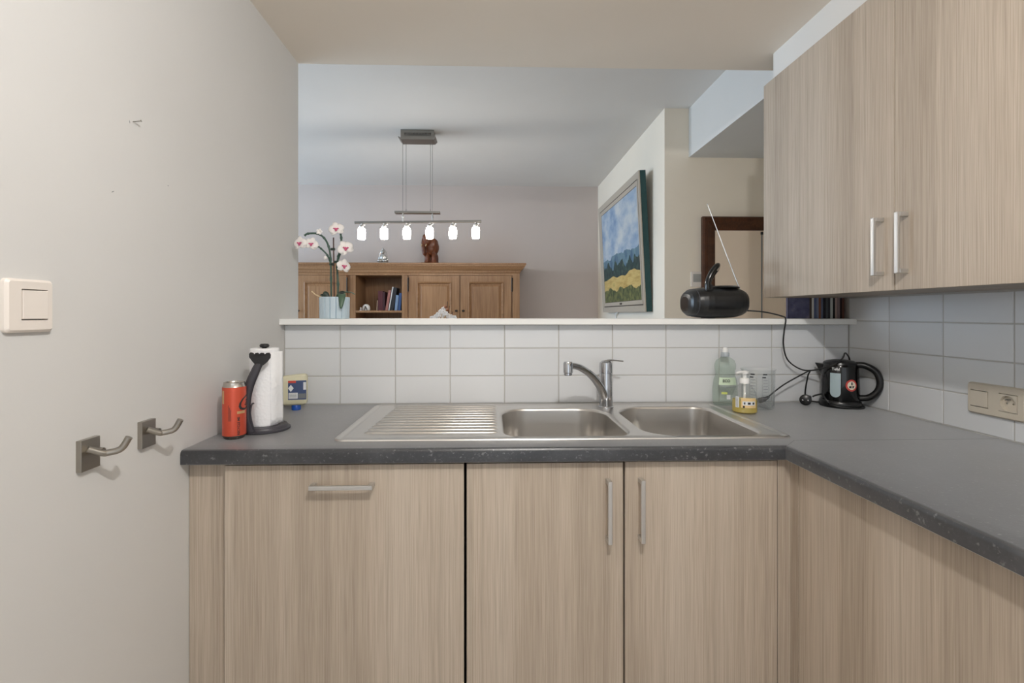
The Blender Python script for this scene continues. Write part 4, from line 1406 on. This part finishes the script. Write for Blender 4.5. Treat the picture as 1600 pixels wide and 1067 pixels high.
for n_, c_ in (('b_maroon', (92, 40, 50)), ('b_maroon_dark', (66, 30, 40)), ('b_pink', (170, 112, 104)), ('b_white', (226, 226, 226)), ('b_blue', (124, 150, 184)), ('b_black', (34, 36, 44)), ('b_navy', (52, 84, 136)), ('b_cream', (204, 178, 156))):
    mat(n_, c_, 0.55)
book(-1.092, 0.006, 0.098, 0.10, 0.05, 'b_cream', 'thin cream booklet leaning at the end of the book row')
book(-1.077, 0.044, 0.187, 0.14, 0.0, 'b_maroon', 'thick maroon book standing in the oak niche')
book(-1.031, 0.018, 0.180, 0.14, 0.0, 'b_maroon_dark', 'dark plum book between the maroon and pink books')
book(-1.009, 0.022, 0.200, 0.14, 0.16, 'b_pink', 'pink book leaning in the oak niche')
book(-0.980, 0.010, 0.232, 0.15, 0.17, 'b_white', 'tall white book leaning in the oak niche')
book(-0.966, 0.032, 0.228, 0.15, 0.17, 'b_black', 'tall black and blue book behind the white book')
tb = book(-0.921, 0.026, 0.150, 0.12, 0.10, 'b_blue', 'short pale blue book at the niche side')
tb = book(-0.888, 0.024, 0.170, 0.12, 0.08, 'b_navy', 'navy blue book against the niche side')

# small ornaments in the niche
t = thing('dome_ornament', (-1.183, DYF + 0.10, SH), 'small white dome ornament with an arched opening', 'ornament')
dm = MB()
dprof = [(0.034, 0.0), (0.0355, 0.010), (0.036, 0.02), (0.035, 0.030), (0.032, 0.042), (0.020, 0.056), (0.001, 0.062)]
dv = [(-1.183 + r_ * math.cos(2 * PI * k / 32), DYF + 0.10 + r_ * math.sin(2 * PI * k / 32), SH + z) for r_, z in dprof for k in range(32)]
df_ = []
for i in range(6):
    half = (3, 3, 2, 1, 0, 0)[i]          # opening width per ring, narrowing to an arch
    for k in range(32):
        if not (24 - half <= k < 24 + half):
            df_.append((i * 32 + k, i * 32 + (k + 1) % 32, (i + 1) * 32 + (k + 1) % 32, (i + 1) * 32 + k))
dm.add(dv, df_).build('dome', 'white_plastic', t, smooth=True, solid=0.002)
MB().lathe([(0.006, 0), (0.007, 0.010), (0.0, 0.022)], -1.183, DYF + 0.085, SH, 10).build('figure', 'label_white', t, smooth=True)
t = MB().lathe([(0.014, 0.0), (0.012, 0.006), (0.006, 0.012), (0.009, 0.022), (0.005, 0.03), (0.0, 0.033)], -1.235, DYF + 0.10, SH, 14).build('tiny_figurine', 'label_white', smooth=True)
tag(t, 'tiny pale figurine beside the white dome ornament', 'figurine')

# figurines on the dresser
TZ = 1.708


def blob(name, shapes, m_, parent, voxel=0.006, smooth_it=6):
    mb = MB()
    for s_ in shapes:
        mb.ell(*s_)
    o = mb.build(name, m_, parent, smooth=True, angle=3.1)
    md = o.modifiers.new('remesh', 'REMESH')
    md.mode = 'VOXEL'
    md.voxel_size = voxel
    md.use_smooth_shade = True
    md2 = o.modifiers.new('smooth', 'SMOOTH')
    md2.iterations = smooth_it
    md2.factor = 0.5
    return o


exx, eyy = -0.578, DYF + 0.17
t = thing('elephant_figurine', (exx, eyy, TZ), 'carved dark wooden elephant figurine standing on the dresser', 'figurine')
bx(exx - 0.088, eyy - 0.06, TZ, exx + 0.06, eyy + 0.07, TZ + 0.020).build('base', 'carved_wood', t, bevel=0.004)
E = []


def e(x, y, z, a, b_, c_, ry_=0.0):
    E.append(((exx + x, eyy + y, TZ + z), (a, b_, c_), Matrix.Rotation(ry_, 3, 'Y')))


e(0.010, 0.02, 0.165, 0.070, 0.075, 0.085, 0.2)
e(0.020, 0.03, 0.215, 0.050, 0.060, 0.050)
e(-0.030, -0.03, 0.225, 0.045, 0.050, 0.052)
e(-0.050, -0.045, 0.262, 0.026, 0.030, 0.032)
e(-0.062, -0.055, 0.160, 0.022, 0.024, 0.070, -0.05)
e(-0.055, -0.060, 0.115, 0.018, 0.020, 0.035)
for lx, ly in ((-0.030, -0.035), (0.035, -0.03), (-0.010, 0.055), (0.045, 0.05)):
    e(lx, ly, 0.060, 0.026, 0.028, 0.062)
    e(lx, ly - 0.004, 0.028, 0.029, 0.031, 0.016)
blob('elephant', E, 'carved_wood', t, 0.006)
E = []
e(0.022, -0.048, 0.205, 0.034, 0.012, 0.052, 0.25)
blob('ear', E, 'carved_wood', t, 0.004, 3)
E = []
e(-0.078, 0.0, 0.225, 0.012, 0.036, 0.050, 0.15)
blob('ear', E, 'carved_wood', t, 0.004, 3)
for s_, dx in ((1, -0.078), (-1, -0.036)):
    MB().tube(smooth_path([(exx + dx, eyy - 0.065, TZ + 0.19), (exx + dx - 0.002, eyy - 0.088, TZ + 0.172), (exx + dx, eyy - 0.100, TZ + 0.182)], 4), [0.006 - 0.0004 * i for i in range(9)], 8).build('tusk', 'root_tan', t, smooth=True)

sx3, sy3 = -1.030, DYF + 0.12
t = thing('silver_figurine', (sx3, sy3, TZ), 'small silver seated figurine with a pointed top on the dresser', 'figurine')
bx(sx3 - 0.052, sy3 - 0.03, TZ, sx3 + 0.052, sy3 + 0.03, TZ + 0.018).build('base', 'elephant_silver', t, bevel=0.004)
E = []
ex0, ey0 = exx, eyy
exx, eyy = sx3, sy3
e(-0.026, -0.006, 0.032, 0.028, 0.024, 0.018)
e(0.026, -0.006, 0.032, 0.028, 0.024, 0.018)
e(0.0, 0.004, 0.066, 0.026, 0.020, 0.036)
e(-0.026, 0.0, 0.068, 0.010, 0.010, 0.028, 0.35)
e(0.026, 0.0, 0.068, 0.010, 0.010, 0.028, -0.35)
e(0.0, 0.0, 0.117, 0.017, 0.017, 0.020)
e(0.0, 0.0, 0.142, 0.009, 0.009, 0.020)
blob('seated_figure', E, 'elephant_silver', t, 0.004, 3)
ha = [(math.cos(PI * k / 14), math.sin(PI * k / 14)) for k in range(15)]
arch = [(sx3 - 0.044 * c_, sy3 + 0.016, TZ + 0.018 + 0.130 * s_ ** 1.2) for c_, s_ in ha]
MB().tube(arch, 0.005, 8).build('halo', 'elephant_silver', t, smooth=True)

# ------------------------------------------------------------------ pendant lamp
LY = 3.60
t = thing('pendant_lamp', (-0.521, LY, DC), 'brushed metal bar pendant with six glowing glass shades', 'lamp')
cn = MB()
ca, cb, cz0, cz1 = -0.640, -0.404, DC - 0.062, DC + 0.001
slots = [rect(-0.614 + k * 0.0108, DC - 0.045, -0.6085 + k * 0.0108, DC - 0.022) for k in range(18)]
holed_face(cn, rect(ca, cz0, cb, cz1), slots, lambda a, b_, y: (a, y, b_), LY - 0.045, LY - 0.043)
q8 = [(x, y, z) for z in (cz0, cz1) for y in (LY - 0.045, LY + 0.045) for x in (ca, cb)]
cn.add(q8, [(0, 2, 3, 1), (4, 5, 7, 6), (2, 6, 7, 3), (0, 4, 6, 2), (1, 3, 7, 5)])
cn.build('canopy', 'lamp_metal', t)
pp = MB().prism([(-0.655, DC - 0.052), (-0.640, DC - 0.060), (-0.404, DC - 0.060), (-0.390, DC - 0.052), (-0.388, DC - 0.056), (-0.404, DC - 0.073), (-0.640, DC - 0.073), (-0.657, DC - 0.056)], lambda a, b_, y: (a, y, b_), LY - 0.055, LY + 0.055)
pp.build('canopy_plate', 'lamp_metal', t)
for x, y, z in ((-0.629, LY - 0.02, 1.935), (-0.612, LY + 0.02, 1.968), (-0.436, LY + 0.02, 1.968), (-0.417, LY - 0.02, 1.935)):
    MB().tube([(x, y, DC - 0.070), (x, y, z)], 0.0014, 6).build('wire', 'lamp_metal', t, smooth=True)
for x in (-0.612, -0.436):
    MB().tube([(x, LY + 0.02, 1.975), (x, LY + 0.02, 1.995)], 0.0032, 8).build('wire_stop', 'lamp_metal', t, smooth=True)
bx(-0.688, LY - 0.028, 1.958, -0.363, LY + 0.028, 1.972).build('upper_bar', 'lamp_metal', t, bevel=0.001)
for x in (-0.629, -0.417):
    MB().tube([(x, LY - 0.01, 1.96), (x, LY - 0.01, 1.900)], 0.0045, 10).ell((x, LY - 0.01, 1.934), (0.008, 0.008, 0.010), None, 12, 8).build('connector', 'handle_metal', t, smooth=True)
bar = MB()
vs = []
for x, y0_ in ((-0.988, LY + 0.04), (-0.064, LY - 0.04)):
    for y, z in ((-0.012, 1.891), (0.012, 1.891), (0.012, 1.906), (-0.012, 1.906)):
        vs.append((x, y0_ + y, z))
bar.add(vs, [(0, 1, 2, 3), (7, 6, 5, 4), (0, 4, 5, 1), (1, 5, 6, 2), (2, 6, 7, 3), (3, 7, 4, 0)])
bar.build('lower_bar', 'lamp_metal', t, bevel=0.001)
for x in (-0.937, -0.771, -0.605, -0.438, -0.270, -0.105):
    f_ = (x + 0.988) / 0.924
    y = LY + 0.04 - 0.08 * f_
    sk = MB().lathe([(0.016, 0.0), (0.018, 0.004), (0.018, 0.022), (0.010, 0.030), (0.006, 0.032), (0.006, 0.045)], x, y, 1.850, 18)
    sk.tube([(x, y, 1.880), (x + 0.026, y - 0.004, 1.884)], 0.004, 8)
    sk.build('lamp_holder', 'handle_metal', t, smooth=True)
    MB().lathe([(0.014, 0.080), (0.024, 0.078), (0.0275, 0.066), (0.0285, 0.042), (0.0275, 0.016), (0.025, 0.002), (0.023, 0.0), (0.021, 0.004), (0.0, 0.010)], x, y, 1.776, 20).build('glass_shade', 'shade_glow', t, smooth=True)

# ------------------------------------------------------------------ dining table with flowers (mostly hidden behind the half wall)
t = thing('dining_table', (-0.52, 3.6, 0), 'brown wooden dining table under the pendant lamp', 'table')
bx(-1.32, 3.15, 0.72, 0.28, 4.05, 0.75).build('tabletop', 'floor_wood_table', t, bevel=0.004)
for x in (-1.24, 0.14):
    for y in (3.22, 3.92):
        bx(x, y, 0, x + 0.06, y + 0.06, 0.721).build('leg', 'floor_wood_table', t, bevel=0.003)
vx, vy = -0.325, 3.50
t = thing('flower_vase', (vx, vy, 0.75), 'vase of white blossoms with dry twigs on the dining table', 'flowers')
MB().lathe([(0.0, 0.0), (0.05, 0.0), (0.065, 0.06), (0.06, 0.16), (0.035, 0.24), (0.04, 0.27), (0.034, 0.27), (0.03, 0.24)], vx, vy, 0.75, 28).build('vase', 'white_plastic', t, smooth=True)
FP = [(-0.085, 0.452), (-0.062, 0.462), (-0.040, 0.478), (-0.022, 0.500), (-0.004, 0.518), (0.012, 0.532), (-0.045, 0.456), (-0.015, 0.470), (0.012, 0.488), (0.030, 0.470), (0.046, 0.462), (0.074, 0.456), (0.024, 0.512), (-0.070, 0.448), (0.056, 0.45)]
for k, (dx, dz) in enumerate(FP):
    p = (vx + dx, vy + 0.03 * math.sin(k * 2.1), 0.75 + dz)
    MB().tube(smooth_path([(vx + dx * 0.15, vy, 0.98), (vx + dx * 0.5, vy, 1.10), p], 4), 0.002, 6).build('stem', 'root_tan', t, smooth=True)
    if k == 5 or k == 12:
        MB().ell(p, (0.011, 0.011, 0.012), None, 10, 7).build('dried_bud', 'soil_red', t, smooth=True)
        continue
    mb = MB()
    for q in range(5):
        a = 2 * PI * q / 5 + k
        petal(mb, p, (math.cos(a), -0.5, math.sin(a)), (0, -1, 0.2), 0.021, 0.010)
    mb.build('blossom', 'petal', t, smooth=True, solid=0.0015)
for dx, dz in ((0.022, 0.572), (0.036, 0.54), (0.060, 0.50), (0.080, 0.475)):
    MB().tube(smooth_path([(vx, vy, 1.0), (vx + dx * 0.5, vy + 0.02, 1.15), (vx + dx, vy + 0.02, 0.75 + dz)], 4), 0.0025, 6).build('twig', 'stake_brown', t, smooth=True)

# ------------------------------------------------------------------ tilted landscape painting on the dining room wall
H_, W_, TH = 0.972, 1.270, 0.045
t = thing('landscape_painting', (DRX - 0.001, 3.365, 1.250), 'large framed countryside landscape painting leaning out from the wall', 'painting', rot=(0, -0.0485, 0))
OFF[t] = Vector((0, 0, 0))
# local: x towards the wall (0 = back), y along the wall, z up
bx(-TH, 0, 0, -0.004, W_, H_).build('backing', 'frame_green', t, local=True)


def frame_ring(d0, d1, h0, h1, m_, name):
    l0 = [(-TH - h0, d0, d0), (-TH - h0, W_ - d0, d0), (-TH - h0, W_ - d0, H_ - d0), (-TH - h0, d0, H_ - d0)]
    l1 = [(-TH - h1, d1, d1), (-TH - h1, W_ - d1, d1), (-TH - h1, W_ - d1, H_ - d1), (-TH - h1, d1, H_ - d1)]
    lb = [(-TH + 0.002, d0, d0), (-TH + 0.002, W_ - d0, d0), (-TH + 0.002, W_ - d0, H_ - d0), (-TH + 0.002, d0, H_ - d0)]
    lc = [(-TH + 0.002, d1, d1), (-TH + 0.002, W_ - d1, d1), (-TH + 0.002, W_ - d1, H_ - d1), (-TH + 0.002, d1, H_ - d1)]
    mb = MB()
    for a, b_ in ((lb, l0), (l0, l1), (l1, lc)):
        mb.add(a + b_, [(k, (k + 1) % 4, 4 + (k + 1) % 4, 4 + k) for k in range(4)])
    return mb.build(name, m_, t, local=True)


frame_ring(0.0, 0.046, 0.008, 0.004, 'frame_silver', 'outer_frame')
frame_ring(0.046, 0.054, 0.002, 0.002, 'frame_dark', 'dark_line')
frame_ring(0.054, 0.084, 0.005, 0.002, 'frame_silver', 'inner_frame')
frame_ring(0.084, 0.088, 0.001, 0.001, 'frame_dark', 'dark_line')
cv = MB()
cv.add([(-TH - 0.0006, 0, 0), (-TH - 0.0006, W_ - 0.176, 0), (-TH - 0.0006, W_ - 0.176, H_ - 0.176), (-TH - 0.0006, 0, H_ - 0.176)], [(0, 1, 2, 3)])
co = cv.build('canvas', 'landscape_canvas', t, local=True)
co.location = (0, 0.088, 0.088)
bx(-TH - 0.007, W_ * 0.5 - 0.03, 0.060, -TH - 0.003, W_ * 0.5 + 0.03, 0.076).build('name_plate', 'frame_dark', t, local=True)
wc = MB().tube(smooth_path([(DRX - 0.012, 4.22, 1.262), (DRX - 0.022, 4.28, 1.235), (DRX - 0.006, 4.34, 1.20), (DRX - 0.004, 4.36, 1.0), (DRX - 0.004, 4.36, 0.3)], 5), 0.006, 8).build('white_cable', 'white_plastic', smooth=True)
tag(wc, 'white cable running down the wall below the landscape painting', 'cable')

# ------------------------------------------------------------------ framed panel and thermostat on the beige wall
fx0, fx1, fz0, fz1 = 1.347, 2.08, 0.55, 1.852
t = thing('framed_panel', ((fx0 + fx1) / 2, NRY, fz0), 'dark brown wooden frame with mitred corners around a plain beige panel', 'frame')
FB = NRY - 0.001
pr = [(0.0, -0.012), (0.0, -0.034), (0.010, -0.042), (0.030, -0.044), (0.050, -0.034), (0.066, -0.030), (0.080, -0.024), (0.086, -0.020), (0.086, -0.012)]
for side_ in ('left', 'right', 'top', 'bottom'):
    mb = MB()
    rows = []
    for d_, h in pr:
        c4 = {'left': [(fx0 + d_, fz0 + d_), (fx0 + d_, fz1 - d_)], 'right': [(fx1 - d_, fz0 + d_), (fx1 - d_, fz1 - d_)], 'top': [(fx0 + d_, fz1 - d_), (fx1 - d_, fz1 - d_)], 'bottom': [(fx0 + d_, fz0 + d_), (fx1 - d_, fz0 + d_)]}[side_]
        rows.append([(a, FB + h, b_) for a, b_ in c4])
    mb.strip(rows).build('frame_rail', 'walnut', t, smooth=True, angle=0.5)
bx(fx0 + 0.004, FB - 0.016, fz0 + 0.004, fx1 - 0.004, NRY + 0.0005, fz1 - 0.004).build('backing', 'frame_dark', t)
bx(fx0 + 0.083, FB - 0.0175, fz0 + 0.083, fx1 - 0.083, FB - 0.0155, fz1 - 0.083).build('panel', 'panel_beige', t)
bx(1.7335, FB - 0.022, 1.20, 1.7385, FB - 0.0172, 1.752).build('edge_strip', 'ink_grey', t)
bx(1.729, FB - 0.025, 1.740, 1.743, FB - 0.0172, 1.758).build('clip', 'ink_dark', t, bevel=0.001)
t = thing('thermostat', (1.32, NRY, 1.454), 'small white wall thermostat half hidden by the dark frame', 'thermostat')
bx(1.284, NRY - 0.011, 1.407, 1.366, NRY + 0.001, 1.503).build('case', 'switch_plastic', t, bevel=0.002)
bx(1.296, NRY - 0.0118, 1.437, 1.356, NRY - 0.0105, 1.488).build('display', 'display_grey', t)

# ------------------------------------------------------------------ kitchen ceiling lamp (above the camera)
lx, ly = 0.22, 0.12
t = thing('ceiling_lamp', (lx, ly, KC), 'small round ceiling lamp with a white glass diffuser', 'lamp')
MB().lathe([(0.075, 0.0), (0.075, -0.012), (0.07, -0.016), (0.0, -0.016)], lx, ly, KC + 0.0005, 32).build('mount', 'lamp_metal', t, smooth=True)
MB().lathe([(0.066, -0.015), (0.060, -0.030), (0.035, -0.040), (0.0, -0.043)], lx, ly, KC, 32).build('diffuser', 'lamp_glass', t, smooth=True)
ld = bpy.data.lights.new('ceiling_lamp_light_offscreen', 'POINT')
ld.energy = 42
ld.color = (1.0, 0.99, 0.98)
ld.shadow_soft_size = 0.03
lo_ = bpy.data.objects.new('ceiling_lamp_light_offscreen', ld)
lo_.location = (lx, ly, KC - 0.10)
C.objects.link(lo_)
